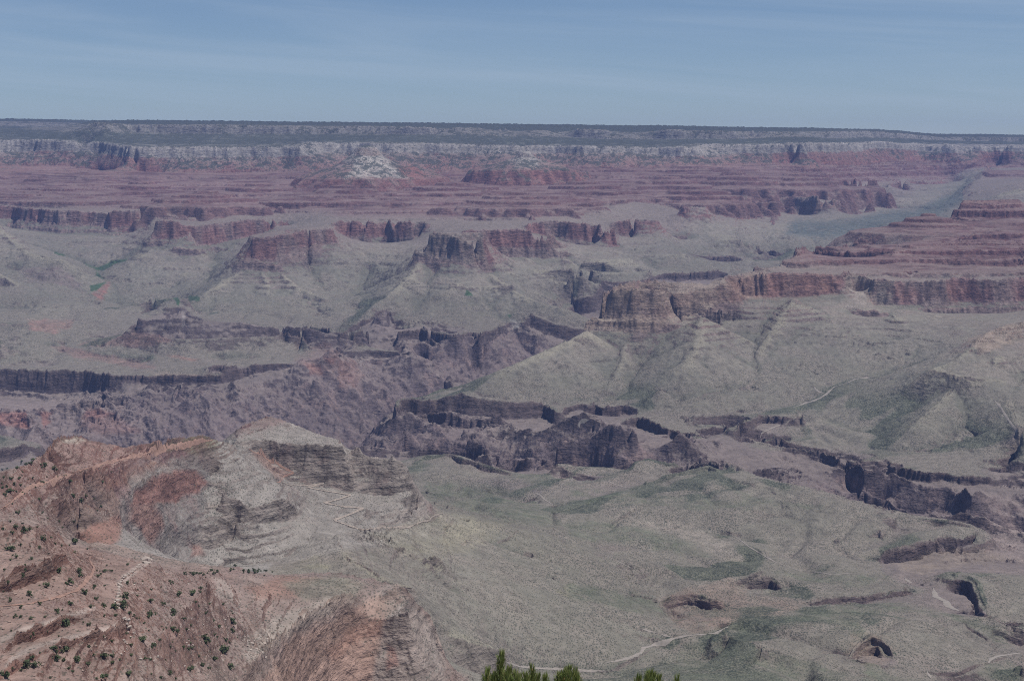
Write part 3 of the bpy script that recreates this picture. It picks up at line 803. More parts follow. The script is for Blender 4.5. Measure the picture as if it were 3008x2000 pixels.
spur('F', '1190,352 1280,490 1500,600 1780,685', 10300, .33)
spur('3', '280,720 300,865 330,930', 11650, .33)
spur('3', '740,780 760,850 700,930', 11450, .33)
spur('3', '1060,750 1160,830 1250,900', 11950, .33)
spur('6', '1290,222 1300,330 1320,440 1345,560', 6900, .38)
spur('6', '1200,215 1090,325 1000,460', 6920, .36)
spur('6', '1400,205 1490,335 1570,490', 6920, .36)
spur('6', '780,60 640,260 560,420', 7000, .40)
spur('6', '1750,170 1700,330 1600,480', 6950, .40)
spur('5', '1700,288 1560,362 1350,462 1100,565', 6640, .34)
spur('5', '2000,312 1960,460 1900,600 1800,750', 6690, .40)
spur('5', '2250,315 2230,470 2150,620 2060,740', 6680, .40)
spur('6', '150,190 120,330 60,480', 6650, .40)
spur('6', '2040,455 1950,600 1800,760 1650,900', 5860, .34)
spur('6', '2180,445 2150,620 2080,800', 5840, .40)
spur('E', '60,485 200,640 420,735 700,800', 9800, .34)
LA = 0
for k in range(2):
    gx, gy = grad(Zb, RB, DTB, DRB)
    sl = np.hypot(gx, gy)
    dep = 0
    for q in range(3):
        e = 3 * k + q
        jit = 16 * perlin(XB / 260 + q, YB / 260, 3 + 9 * e) + 8 * perlin(XB / 90, YB / 90, 5 + 9 * e) + 3 * perlin(XB / 37, YB / 37, 7 + 9 * e) + 3 * np.random.RandomState(e).rand(*Zb.shape)
        A, _ = drain(Zb + jit.astype(np.float32))
        d_ = np.minimum(.11 * A ** .38 * (1 + 1.3 * sstep(3.9, 4.3, Sb) + 2.2 * (1 - sstep(.7, 1.0, Sb))), 24 + 70 * (1 - sstep(.8, 1.0, Sb)) + 40 * sstep(4.9, 5.8, Sb))
        d_ = d_ * (1 - .7 * sstep(1.3, 1.36, Sb) * (1 - sstep(1.75, 2.0, Sb))) * sstep(.05, .3, sl) * (1 - .6 * sstep(.9, 2.0, sl))
        w_ = (.65, .2, .15)[q]
        dep = dep + w_ * blur(d_.astype(np.float32), 1)
        LA = LA + blur(np.log10(A), 1) * w_ / 2
    Zb = Zb - dep
LA = LA.astype(np.float32)
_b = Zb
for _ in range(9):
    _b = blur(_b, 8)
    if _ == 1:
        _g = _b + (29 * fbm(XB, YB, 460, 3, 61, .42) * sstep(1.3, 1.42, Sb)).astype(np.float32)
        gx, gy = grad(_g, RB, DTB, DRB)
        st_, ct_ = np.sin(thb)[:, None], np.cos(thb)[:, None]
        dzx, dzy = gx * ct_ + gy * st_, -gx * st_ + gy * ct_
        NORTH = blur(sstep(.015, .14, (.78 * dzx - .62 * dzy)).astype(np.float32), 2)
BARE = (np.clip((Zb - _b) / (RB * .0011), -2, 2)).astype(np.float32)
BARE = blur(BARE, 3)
print('drained', time.time() - T0)

NT, NH, NROW = 1400, 5000, 1900


def sample(a, th, rh):
    x = np.clip((th + TH) / (2 * TH) * NB - .5, 0, NB - 1.001)
    y = np.clip((rh - R0) / (R1 - R0) * NBR - .5, 0, NBR - 1.001)
    i, j = x.astype(np.int32), y.astype(np.int32)
    fx, fy = (x - i).astype(np.float32), (y - j).astype(np.float32)
    return (a[i, j] * (1 - fx) + a[i + 1, j] * fx) * (1 - fy) + (a[i, j + 1] * (1 - fx) + a[i + 1, j + 1] * fx) * fy


th = (((np.arange(NT)) / (NT - 1) * 2 - 1) * TH).astype(np.float64)
rh = R0 + np.arange(NH) / (NH - 1) * (R1 - R0)
R = np.exp(rh)[None, :] * np.ones((NT, 1))
TT = th[:, None] * np.ones((1, NH))
X, Y = R * np.sin(TT), R * np.cos(TT)
# ragged outlines: cliffs wander in plan
amp = np.clip(R / 8000, .12, 1.3).astype(np.float32)
wx_ = amp * (26 * perlin(X / 170, Y / 170, 21) + 13 * perlin(X / 70, Y / 70, 22) + 7 * perlin(X / 31, Y / 31, 23))
wy_ = amp * (34 * perlin(X / 170, Y / 170, 24) + 17 * perlin(X / 70, Y / 70, 25) + 9 * perlin(X / 31, Y / 31, 26))
far_ = sstep(9500, 12000, R).astype(np.float32)
wx_ += far_ * 60 * perlin(X / 640, Y / 900, 27)
wy_ += far_ * (95 * perlin(X / 520, Y / 900, 28) + 40 * perlin(X / 230, Y / 400, 29))
del far_
S0 = sample(Sb, TT, rh[None, :] + 0 * TT)
bay = sstep(4.05, 4.35, S0) * (1 - sstep(7.6, 8.0, S0)) * sstep(8800, 10500, R)
wy_ += (bay * (420 * perlin(X / 1500, Y / 2600, 31) + 230 * perlin(X / 640, Y / 1500, 32) + 60 * perlin(X / 240, Y / 600, 33))).astype(np.float32)
del S0, bay
c_, s_ = np.cos(TT), np.sin(TT)
wth = (wx_ * c_ - wy_ * s_) / R
wrh = (wx_ * s_ + wy_ * c_) / R
Z = sample(Zb, TT + wth, rh[None, :] + wrh)
S = sample(Sb, TT + wth, rh[None, :] + wrh)
NOh = sample(NORTH, TT + wth * .5, rh[None, :] + wrh * .5)
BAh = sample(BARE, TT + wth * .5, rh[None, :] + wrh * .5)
LAh = sample(LA, TT + wth * .3, rh[None, :] + wrh * .3)
del wx_, wy_, wth, wrh, c_, s_
gx, gy = grad(Z, R, 2 * TH / (NT - 1), (R1 - R0) / (NH - 1))
SLOPE = np.hypot(gx, gy).astype(np.float32)
SLOPE = blur(SLOPE, 2)
# dark schist: sharp crags
sch = (1 - sstep(.88, 1.0, S)) * sstep(.06, .3, SLOPE)
# crests run towards the river: shear the noise so that spurs lean
rx, ry = X * .82 + Y * .57, -X * .57 + Y * .82
dz = sch * (70 * fbm(rx * 2.1, ry, 560, 3, 41, .5, True) + 13 * fbm(X, Y, 120, 4, 45, .6, True) - 14)
del rx, ry
# slopes: gentle swells, small rills
dz += (1 - sch) * sstep(.02, .2, SLOPE) * (2.2 * fbm(X, Y, 110, 4, 51, .55))
flat = (1 - sstep(.1, .3, SLOPE)) * (1 - sstep(2.4, 2.8, S)) * sstep(1.3, 1.42, S)
dz += flat * (29 * fbm(X, Y, 460, 3, 61, .42, False))
# shallow drainage lines over the bench
wxn, wyn = X + 90 * perlin(X / 400, Y / 400, 64), Y + 90 * perlin(X / 400, Y / 400, 65)
p1, p2 = perlin((wxn * .8 + wyn * .6) / 420, (wyn * .8 - wxn * .6) / 900, 66), perlin((wxn - .4 * wyn) / 300, (wyn + .4 * wxn) / 520, 67)
vly = np.exp(-(p1 / .07) ** 2) + .6 * np.exp(-(p2 / .06) ** 2)
open_ = flat * (1 - sstep(2.0, 2.4, S))
dz -= open_ * 17 * vly
LAh = LAh + open_ * 1.3 * vly
del wxn, wyn, p1, p2, vly, open_
Z = Z + dz
# the sandstone rim of the bench stands sheer
gx, gy = grad(S, R, 2 * TH / (NT - 1), (R1 - R0) / (NH - 1))
DZDS = np.minimum(SLOPE / np.maximum(np.hypot(gx, gy), 1e-6), 260).astype(np.float32)
t_ = np.clip((S - 1.0) / .34, 0, 1)
t2_ = np.clip((t_ - .55) * 3.2 + .5, 0, 1)
Z = Z + (t2_ - t_) * .34 * DZDS * sstep(.12, .3, SLOPE)
S = np.where((S > 1.0) & (S < 1.34), 1.0 + .34 * t2_, S)
del t_, t2_, gx, gy
# bedding: soft slopes broken by ledges
ZPS = np.interp(S, [0, 1, 1.33, 1.6, 2.6, 3, 4, 5, 6, 7, 8, 8.4], [330, 280, 190, 150, 190, 160, 160, 200, 140, 110, 110, 60]).astype(np.float32)


def ledges(S, per, sharp, rise, ph):
    q = S / per + ph
    k = np.floor(q); f = q - k
    # flat tread then steep riser
    g = np.where(f < sharp, f * (1 - rise) / sharp, (1 - rise) + rise * (f - sharp) / (1 - sharp))
    return (k + g - ph - S / per) * per


Sj = S + dz / ZPS
n1 = perlin(X / 380, Y / 380, 71) + .5 * perlin(X / 150, Y / 150, 73)
n2 = perlin(X / 90, Y / 90, 72)


def bedding(z, seed, thin, thick, r0, r1, sharp):
    """beds of uneven thickness, each a sloping tread and a short riser: height change at elevation z"""
    rg = np.random.RandomState(seed)
    a, b, zz = [-1500.0], [-1500.0], -1500.0
    while zz < 600:
        h = thin * (thick / thin) ** rg.rand()
        r = r0 + (r1 - r0) * rg.rand()
        f = sharp * (.92 + .08 * rg.rand())
        a += [zz + h * f, zz + h]; b += [zz + h * (1 - r), zz + h]
        zz += h
    return (np.interp(z, a, b) - z).astype(np.float32)


def where(S, k):
    return np.interp(S, [a for a, b in k], [b for a, b in k]).astype(np.float32)


# Supai benches: gentle treads, short cliffs
on = where(S, [(3.96, 0), (4.08, 1), (4.95, 1), (5.1, .25), (5.9, .2), (6, 0)]) * sstep(.015, .05, SLOPE) * np.clip(.8 + 1.0 * n1, .1, 1)
Zw = Z + 2.0 * n2 + 6 * perlin(X / 900, Y / 900, 75)
Zq = Zw / 200
near_ = 1 - sstep(3200, 5200, R)
d1 = on * (bedding(Zw, 3, 14, 62, .45, .9, .97) * np.clip(1.0 + .9 * perlin(X / 700, Y / 700, 76), .35, 1) * (1 - near_) + near_ * .45 * bedding(Zw, 8, 4, 15, .35, .75, .94) + .6 * np.clip(.5 + 1.6 * n1, 0, 1) * bedding(Zw + 3 * n1, 4, 6, 20, .4, .8, .92)) / 200
# Muav and shale cones: broken dark ledges in pale talus
on = where(S, [(2.1, 0), (2.25, .8), (2.55, .9), (2.95, .8), (3.02, 0)]) * sstep(.15, .3, SLOPE) * np.clip(.35 + 1.5 * n1, 0, 1)
d2 = on * (bedding(Zw, 5, 16, 44, .3, .62, .93) + bedding(Zw, 6, 5, 15, .3, .6, .88) * .6) / 200
# steep walls: narrow shelves
on = where(S, [(.98, 0), (1.03, .8), (1.3, .8), (1.38, 0), (3.0, 0), (3.05, .5), (3.95, .5), (4, 0), (6, 0), (6.1, .5), (6.9, .5), (7, .4), (7.9, .5), (8, 0)]) * sstep(.3, .7, SLOPE)
d3 = on * bedding(Zw, 9, 6, 30, .4, .75, .8) / 160
Zl = Z + 200 * (d1 + d2) + 160 * d3
Sl = Sj + (200 * (d1 + d2) + 160 * d3) / ZPS
Z = Zl
# small roughness on steep rock
_w = np.where(R > 5200, 70.0, 34.0)
Z = Z + np.clip(SLOPE - .25, 0, 2.2) * (.11 * _w) * fbm(X, Y, _w, 4, 81, .6, True)
Z = Z + sstep(2.7, 3.0, Sl) * (1 - sstep(3200, 4200, R)) * 1.6 * fbm(X, Y, 16, 3, 91, .6)
Z = Z + sstep(8.05, 8.15, Sl) * 17 * np.abs(fbm(X, Y, 70, 3, 95, .7))
# things that stand apart: pale temple, pinnacle, red cone, stepped knoll


def peak(X, Y, Z, S, u, vbase, y0, w, prof, squash=1.0, seed=1, wob=.25):
    cx = (u - CX) / F * y0
    d = np.hypot((X - cx), (Y - y0) / squash)
    sel = d < w * 1.6
    dd = d[sel] * (1 + wob * perlin(X[sel] / (w * .45), Y[sel] / (w * .45), seed) + wob * .5 * perlin(X[sel] / (w * .16), Y[sel] / (w * .16), seed + 1))
    r_, z_, s_ = zip(*prof)
    hz = np.interp(dd / w, r_, z_)
    hs = np.interp(dd / w, r_, s_)
    zz, ss = Z[sel], S[sel]
    up = hz > zz
    ss[up] = hs[up]; zz[up] = hz[up]
    Z[sel], S[sel] = zz, ss


peak(X, Y, Z, Sl, 1080, 0, 12400, 560, [(0, 84, 7.15), (.08, 76, 7.08), (.15, 64, 6.95), (.24, -5, 6.4), (.34, -38, 6.1), (.42, -72, 5.9), (1.0, -185, 5.1), (1.4, -400, 5)], 1.0, 101, .16)
peak(X, Y, Z, Sl, 1543, 0, 12830, 420, [(0, 40, 6.9), (.1, 30, 6.8), (.22, -22, 6.2), (1, -120, 5.3), (1.4, -300, 5)], 1.0, 111, .22)
peak(X, Y, Z, Sl, 1200, 0, 12560, 330, [(0, -85, 5.8), (.25, -90, 5.6), (1, -180, 5.1), (1.4, -300, 5)], 1.0, 121, .15)
peak(X, Y, Z, Sl, 2724, 0, 8940, 430, [(0, -332, 4.9), (.1, -336, 4.85), (.12, -352, 4.7), (.3, -362, 4.65), (.33, -386, 4.5), (.5, -392, 4.45), (.54, -412, 4.3), (1, -440, 4.1), (1.5, -600, 4)], 1.0, 131, .15)
STEP = [(0, 0, 4.97), (.16, -4, 4.92), (.18, -26, 4.75), (.40, -36, 4.65), (.43, -62, 4.5), (.66, -74, 4.42), (.69, -100, 4.3), (1.0, -128, 4.15), (1.5, -420, 4.0)]
for k_, (u_p, y_p, zt, w_p) in enumerate(((120, 12700, -190, 620), (420, 12300, -205, 700), (760, 12000, -215, 620), (1010, 11700, -222, 640), (1330, 11900, -205, 760), (1720, 12100, -200, 660), (1960, 12700, -170, 620), (2150, 12900, -140, 560), (2330, 13100, -150, 600), (610, 11200, -255, 520), (1520, 11100, -262, 560), (2040, 11900, -235, 480))):
    peak(X, Y, Z, Sl, u_p, 0, y_p, w_p, [(a_, zt + b_ * (1.0 if y_p > 11500 else .8), c_) for a_, b_, c_ in STEP], 1.0, 150 + 3 * k_, .42)
peak(X, Y, Z, Sl, 650 + 740 / 1.845, 0, 3452, 34, [(0, -672, 4.0), (.3, -682, 3.95), (1, -706, 3.7), (1.5, -760, 3.3)], 1.0, 141, .2)
print('detailed', time.time() - T0, Z.min(), Z.max())
# single ledges of hard rock: a step that dies out on both sides


def scarp(zone, pts, Yp, h, run=14.0, seed=0):
    ox, oy, sc = SHEET[zone]
    p = np.array([[float(q) for q in a.split(',')] for a in pts.split()]) / sc + (ox, oy)
    yy = np.interp(np.linspace(0, 1, len(p)), np.linspace(0, 1, len(Yp)), Yp)
    tl = np.arctan(side(p[:, 0], p[:, 1], 1.0)); rl = yy / np.cos(tl)
    k = np.argsort(tl); tl, rl = tl[k], rl[k]
    i0, i1 = max(0, int((tl[0] + TH) / (2 * TH) * (NT - 1))), min(NT - 1, int((tl[-1] + TH) / (2 * TH) * (NT - 1)) + 1)
    j0, j1 = int((math.log(rl.min() - 5 * run) - R0) / (R1 - R0) * NH), int((math.log(rl.max() + 5 * run) - R0) / (R1 - R0) * NH)
    q = (slice(i0, i1), slice(j0, j1))
    xx, y2, r2 = X[q], Y[q], R[q]
    line = np.interp(th[i0:i1], tl, rl)[:, None] + 3.5 * perlin(xx / 22, y2 / 22, 400 + seed) + 1.6 * perlin(xx / 8, y2 / 8, 401 + seed)
    e = np.clip(np.minimum(th[i0:i1] - tl[0], tl[-1] - th[i0:i1]) / (.12 * (tl[-1] - tl[0]) + 1e-6), 0, 1)[:, None]
    hh = h * e * np.clip(.75 + 1.1 * perlin(xx / 60, y2 / 60, 402 + seed), .15, 1.3)
    d = r2 - line
    st = np.clip(d / 1.5, -1, 1)
    Z[q] += (hh * st * np.exp(-np.abs(d) / run) * np.where(d > 0, .8, 1.0)).astype(np.float32)


scarp('A', '-40,1010 0,995 80,960 180,925 290,885 310,850 372,838', [1190, 1195, 1215, 1240, 1275, 1300, 1322], 1.7, 7, 1)
scarp('A', '-40,1365 0,1345 130,1270 270,1235 370,1195 480,1165 550,1150', [1010, 1020, 1055, 1080, 1110, 1140, 1165], 1.3, 6, 2)
scarp('A', '30,1500 80,1420 230,1365 400,1320 600,1270 735,1225', [965, 985, 1015, 1050, 1100, 1160], 1.4, 6, 3)
scarp('A', '-40,1440 0,1410 130,1350 260,1310', [985, 1000, 1030, 1055], .9, 5, 4)
scarp('A', '560,1420 700,1390 850,1370', [1040, 1075, 1110], .9, 5, 5)
scarp('A', '680,1010 720,960 790,910 860,862', [1370, 1450, 1560, 1690], 1.2, 5, 6)
scarp('A', '850,935 920,905 1000,985', [1660, 1690, 1560], 1.2, 5, 7)
scarp('A', '200,330 300,275 430,222 520,200 600,196', [1990, 2090, 2240, 2380, 2480], 2.6, 12, 8)
scarp('A', '260,350 380,300 520,255 640,235', [1990, 2120, 2300, 2470], 2.2, 10, 9)
scarp('A', '310,385 420,350 560,305 700,270', [2070, 2190, 2370, 2560], 2.6, 10, 10)
scarp('A', '560,560 700,440 880,365 1050,318 1250,290', [2450, 2640, 2810, 2930, 3040], 4, 14, 11)
scarp('A', '690,600 735,490 780,455 880,410 1000,368 1120,350 1200,365 1260,392', [2440, 2533, 2603, 2703, 2878, 2976, 3015, 3043], 6, 12, 30)
scarp('A', '740,560 800,520 880,490 1000,450 1140,420', [2530, 2610, 2690, 2865, 2965], 5, 9, 31)
scarp('A', '840,705 940,695 1100,700 1200,716 1300,692 1372,668', [2589, 2699, 2829, 2879, 2909, 2939], 8, 12, 32)
scarp('A', '845,740 1000,745 1150,760 1372,705', [2584, 2745, 2835, 2932], 5, 8, 33)
scarp('B', '-10,575 60,600 150,645 230,625 310,603 370,593 412,642', [2932, 2938, 2943, 2970, 2998, 3023, 3058], 9, 12, 34)
scarp('B', '0,650 150,685 310,655 395,665', [2920, 2933, 2992, 3048], 5, 8, 35)
scarp('B', '120,925 200,930 290,905 380,868', [2838, 2842, 2869, 2909], 6, 10, 36)
scarp('B', '0,800 150,815 300,790 420,720', [2870, 2878, 2925, 2990], 3.5, 9, 37)
scarp('A', '380,772 460,742 530,722 640,692 700,652', [2035, 2145, 2225, 2352, 2440], 5, 9, 38)
scarp('B', '300,486 380,470 460,462 560,468 690,470', [3325, 3362, 3380, 3382, 3382], 8, 10, 39)
scarp('B', '100,300 200,318 300,345 450,330 660,340', [3316, 3338, 3372, 3399, 3400], 4, 7, 40)
scarp('B', '850,655 960,640 1050,600 1080,590', [3300, 3335, 3400, 3425], 7, 10, 41)
scarp('B', '760,560 850,570 930,556 1040,528', [3380, 3402, 3405, 3435], 6, 9, 42)
scarp('B', '840,725 970,690 1060,650', [3255, 3320, 3410], 6, 9, 43)
scarp('A', '1020,330 1150,312 1300,300', [2920, 2990, 3040], 3, 10, 44)
scarp('B', '400,1165 520,1140 640,1120', [1900, 1950, 2020], 3, 10, 12)
scarp('B', '1090,940 1160,915 1200,885', [2970, 2990, 3010], 8, 16, 13)
scarp('C', '120,700 160,665 205,640', [3330, 3350, 3380], 7, 16, 14)
scarp('C', '350,640 420,625 500,580', [3480, 3520, 3600], 3.5, 14, 15)
scarp('C', '1420,560 1550,545 1600,540', [4190, 4210, 4220], 4, 16, 16)
scarp('C', '1700,870 1850,855 1950,870 2010,910', [3620, 3660, 3670, 3650], 5, 16, 17)
scarp('C', '1460,1050 1550,1005 1650,1000 1750,1050 1860,1080', [3395, 3445, 3445, 3395, 3385], 13, 24, 18)
scarp('C', '1500,1020 1600,985 1720,1010', [3440, 3470, 3450], 7, 14, 26)
scarp('D', '195,960 280,950 330,960 400,960', [3595, 3612, 3618, 3605], 14, 22, 19)
scarp('D', '0,870 100,860 200,880 320,850', [3640, 3680, 3690, 3700], 5, 14, 20)
scarp('D', '600,1075 780,1035 960,1030 1130,990 1295,968', [3445, 3495, 3495, 3555, 3570], 7, 18, 21)
scarp('D', '885,1410 950,1350 1010,1320 1070,1330 1155,1400', [2985, 3050, 3070, 3050, 3000], 15, 22, 22)
scarp('D', '1340,1490 1600,1495 1780,1440 1960,1350', [2930, 2960, 3030, 3100], 4, 12, 23)
scarp('D', '1800,1190 1900,1225 2020,1265', [3260, 3250, 3235], 12, 20, 24)
scarp('C', '770,190 830,205 940,225 1005,230', [4915, 4915, 4905, 4900], 14, 26, 25)
# place the rows where the ground is seen
alpha = np.arctan2(Z, R)
mx = np.maximum.accumulate(alpha, axis=1)
seen = (alpha >= mx - .0012).astype(np.float32)
da = np.abs(np.gradient(alpha, axis=1)).astype(np.float32)
imp = blur(seen * np.minimum(da, .004), 3) + .10 * (R1 - R0) / NH + .12 * np.minimum(blur(da, 3), .003)
for _ in range(6):
    p = np.pad(imp, ((2, 2), (0, 0)), mode='edge')
    imp = (p[:-4] + p[1:-3] + p[2:-2] + p[3:-1] + p[4:]) * .2
cum = np.cumsum(imp, axis=1)
cum -= cum[:, :1]
cum /= cum[:, -1:]
tgt = np.linspace(0, 1, NROW)
out = {k: np.empty((NT, NROW), np.float32) for k in 'rzslcn'}
hidx = np.arange(NH)
for i in range(NT):
    f = np.interp(tgt, cum[i], hidx)
    out['r'][i] = np.exp(np.interp(f, hidx, rh))
    out['z'][i] = np.interp(f, hidx, Z[i])
    out['s'][i] = np.interp(f, hidx, Sl[i])
    out['l'][i] = np.interp(f, hidx, LAh[i])
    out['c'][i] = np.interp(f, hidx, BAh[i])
    out['n'][i] = np.interp(f, hidx, NOh[i])
VX = out['r'] * np.sin(th)[:, None]
VY = out['r'] * np.cos(th)[:, None]
VZ, VS, VL, VC, VN = out['z'], out['s'], out['l'], out['c'], out['n']
del X, Y, R, TT, dz, d1, d2, d3, near_, n1, Zq, Zw, DZDS, n2, on, Sj, Zl, imp, cum, da, seen, mx, alpha
print('rows', time.time() - T0)
# ---------------- soils and stains: patches of differently coloured rock, drawn round on the ground ----------------
TINT = np.zeros((NT, NROW, 4), np.float32)
PU = np.empty((NT, NROW), np.float32)
_d = VY * CP - VZ * SP                      # where each point of the ground is surveyed from the overlook
PU[:] = CX + F * VX / _d
PV = (CY + F * (-VZ * CP - VY * SP) / _d).astype(np.float32)
_wob = fbm(VX, VY, 60, 3, 201, .6)
_wob2 = fbm(VX, VY, 60, 3, 211, .6)


def patch(zone, pts, col, k=.8, y=(0, 1e9), soft=6.0, wob=16.0, bed=(-9, 99)):
    ox, oy, sc = SHEET[zone]
    p = np.array([[float(q) for q in a.split(',')] for a in pts.split()]) / sc + (ox, oy)
    pad = soft * 3 + wob
    sel = (PU > p[:, 0].min() - pad) & (PU < p[:, 0].max() + pad) & (PV > p[:, 1].min() - pad) & (PV < p[:, 1].max() + pad) & (VY > y[0]) & (VY < y[1])
    u = PU[sel] + wob * _wob[sel]
    v = PV[sel] + wob * .6 * _wob2[sel]
    ins = np.zeros(u.shape, bool)
    dist = np.full(u.shape, 1e9, np.float32)
    for (x0, y0), (x1, y1) in zip(p, np.roll(p, -1, 0)):
        c = ((y0 > v) != (y1 > v))
        with np.errstate(all='ignore'):
            ins ^= c & (u < (x1 - x0) * (v - y0) / (y1 - y0) + x0)
        L2 = (x1 - x0) ** 2 + (y1 - y0) ** 2 + 1e-9
        t = np.clip(((u - x0) * (x1 - x0) + (v - y0) * (y1 - y0)) / L2, 0, 1)
        dist = np.minimum(dist, np.hypot(u - x0 - t * (x1 - x0), v - y0 - t * (y1 - y0)))
    soft = soft * 1.6
    a = k * sstep(-soft, soft, np.where(ins, dist, -dist))
    s = VS[sel]
    a = a * sstep(bed[0] - .04, bed[0] + .04, s) * (1 - sstep(bed[1] - .04, bed[1] + .04, s))
    T = TINT[sel]
    na = a + T[:, 3] * (1 - a)
    T[:, :3] = (np.array(col) * .82 * a[:, None] + T[:, :3] * (T[:, 3] * (1 - a))[:, None]) / np.maximum(na, 1e-6)[:, None]
    T[:, 3] = na
    TINT[sel] = T


GREY, TAN, RED, SOIL = (.262, .243, .222), (.29, .245, .20), (.26, .135, .112), (.29, .19, .155)
# nearer ridges
patch('P', '-50,1200 700,1200 820,1300 640,1640 900,1720 1250,1700 1400,2050 -50,2050', (.285, .215, .182), .8, (0, 2480), 20)
patch('P', '-50,1490 340,1560 480,1640 420,1850 300,2050 -50,2050', (.295, .20, .165), .7, (0, 1750), 25)
patch('A', '930,930 1372,930 1372,1100 1000,1120', (.265, .18, .152), .5, (0, 2300), 10)
patch('A', '1230,960 1330,1010 1372,1120 1240,1080', (.42, .36, .31), .45, (0, 2300), 6)
patch('B', '130,1060 330,1000 520,1010 430,1110 200,1120', (.28, .16, .12), .6, (0, 2300), 8)
patch('B', '330,1040 600,990 800,1040 700,1130 450,1130', (.215, .20, .155), .7, (0, 2300), 8)
patch('B', '140,1480 480,1250 720,1140 700,1090 380,1180 120,1330', (.36, .31, .265), .7, (0, 2300), 8)
patch('A', '0,480 130,330 250,255 360,160 520,170 700,200 880,190 930,250 700,330 400,430 200,520 0,640', (.28, .185, .155), .8, (0, 3400), 8)
patch('A', '560,400 700,330 900,300 1000,330 800,420 620,470', (.30, .19, .15), .6, (0, 3400), 8)
patch('A', '850,205 1150,140 1270,175 1350,230 1260,290 1080,260 950,240', (.195, .195, .125), .6, (0, 3500), 6)
patch('A', '330,170 430,150 520,175 430,195 350,200', (.40, .35, .29), .7, (0, 3400), 4)
patch('P', '380,1400 560,1330 720,1300 860,1360 880,1500 760,1700 520,1700 330,1600', GREY, .75, (2100, 3150), 10)
patch('P', '640,1290 1000,1200 1260,1350 1260,1580 1000,1620 700,1680 560,1660 600,1500', (.30, .268, .236), .85, (2450, 3560), 10, 10)
patch('A', '780,470 880,395 1000,360 1130,352 1190,420 1140,490 1060,500 1000,545 900,545 800,560 735,560', RED, .85, (2400, 3000), 5, 12)
patch('A', '745,560 880,545 930,620 940,680 870,790 800,700 740,640', (.255, .15, .125), .8, (2400, 3000), 6, 12)
patch('A', '430,730 600,645 690,610 700,700 640,830 480,830', (.29, .155, .12), .75, (2100, 3000), 6)
patch('A', '1110,780 1150,790 1180,840 1100,850', (.30, .14, .11), .5, (2400, 3000), 4, 8)
patch('B', '160,325 240,330 280,400 380,440 330,480 300,470 230,400', (.34, .215, .175), .55, (3000, 3600), 4, 6)
patch('B', '100,1950 60,1700 220,1568 380,1350 560,1262 720,1178 860,1090 900,1200 840,1420 760,1950', (.40, .275, .22), .85, (0, 2400), 8)
patch('B', '840,1420 900,1200 860,1085 960,1045 1060,1160 1190,1300 1260,1950 740,1950', (.33, .285, .25), .85, (0, 2400), 12)
patch('B', '830,1130 960,1060 1000,1120 920,1200 860,1240', (.31, .225, .18), .6, (0, 2400), 6)
patch('B', '890,1360 930,1390 960,1480 900,1500', (.29, .13, .10), .5, (0, 2400), 5)
patch('B', '560,1400 700,1280 880,1230 860,1300 700,1380 600,1460', (.31, .18, .135), .6, (0, 2400), 8)
for p_ in ('0,985 80,950 180,915 290,875 310,895 290,925 180,965 80,1000 0,1020', '0,1318 130,1256 270,1220 370,1183 480,1153 550,1138 550,1160 370,1208 270,1246 130,1286 0,1355',
           '30,1478 80,1406 230,1350 400,1306 600,1256 735,1213 735,1255 600,1290 400,1330 230,1374 90,1440 40,1495', '690,1100 668,1010 715,953 790,898 865,848 872,885 810,925 740,985 702,1030 708,1100'):
    patch('A', p_, (.44, .355, .305), .8, (0, 1800), 3, 6)
# yellow spurs of shale
patch('B', '780,770 990,720 1200,655 1384,640 1384,760 1180,900 1000,890 880,820', (.275, .252, .185), .45, (2500, 3800), 10)
patch('C', '0,540 190,480 430,520 330,640 180,720 0,760', (.28, .25, .185), .45, (2500, 3900), 8)
patch('C', '330,640 480,580 700,690 860,800 820,860 640,780', (.255, .232, .18), .3, (2500, 3900), 10)
patch('C', '700,950 860,930 840,1030 770,1030', (.28, .26, .165), .3, (2500, 3900), 8)
patch('B', '400,930 500,890 620,960 500,975', (.31, .28, .18), .3, (2500, 3400), 6)
# near Tonto
patch('C', '1220,500 1450,520 1620,530 1900,660 2010,770 1980,800 1850,780 1600,640 1300,560', (.36, .305, .255), .45, (3000, 5000), 8)
patch('C', '1300,880 1480,960 1450,1050 1400,1010', (.33, .29, .24), .3, (2800, 4500), 8)
patch('C', '1430,1040 1550,970 1900,880 2016,960 1990,1120 1850,1200 1650,1270 1500,1180', (.27, .20, .16), .55, (2800, 4200), 8)
patch('C', '930,640 1200,620 1270,700 1050,760', (.225, .18, .16), .4, (2800, 4500), 10)
patch('C', '80,230 560,230 700,300 640,330 200,330', (.20, .165, .15), .6, (3500, 5500), 10)
patch('D', '440,1000 560,1060 480,1110 300,1150 0,1240 0,1060 200,1020', (.27, .205, .165), .6, (2800, 4200), 8)
patch('D', '860,1400 890,1250 1050,1240 1180,1370 1130,1470 950,1460', (.28, .215, .165), .45, (2600, 3400), 8)
patch('D', '1150,800 1450,700 1700,680 2016,780 1700,800 1500,830 1280,880', (.255, .205, .165), .6, (3300, 4300), 8)
patch('D', '1700,330 2016,330 2016,780 1780,740', (.33, .26, .235), .4, (3500, 5000), 10)
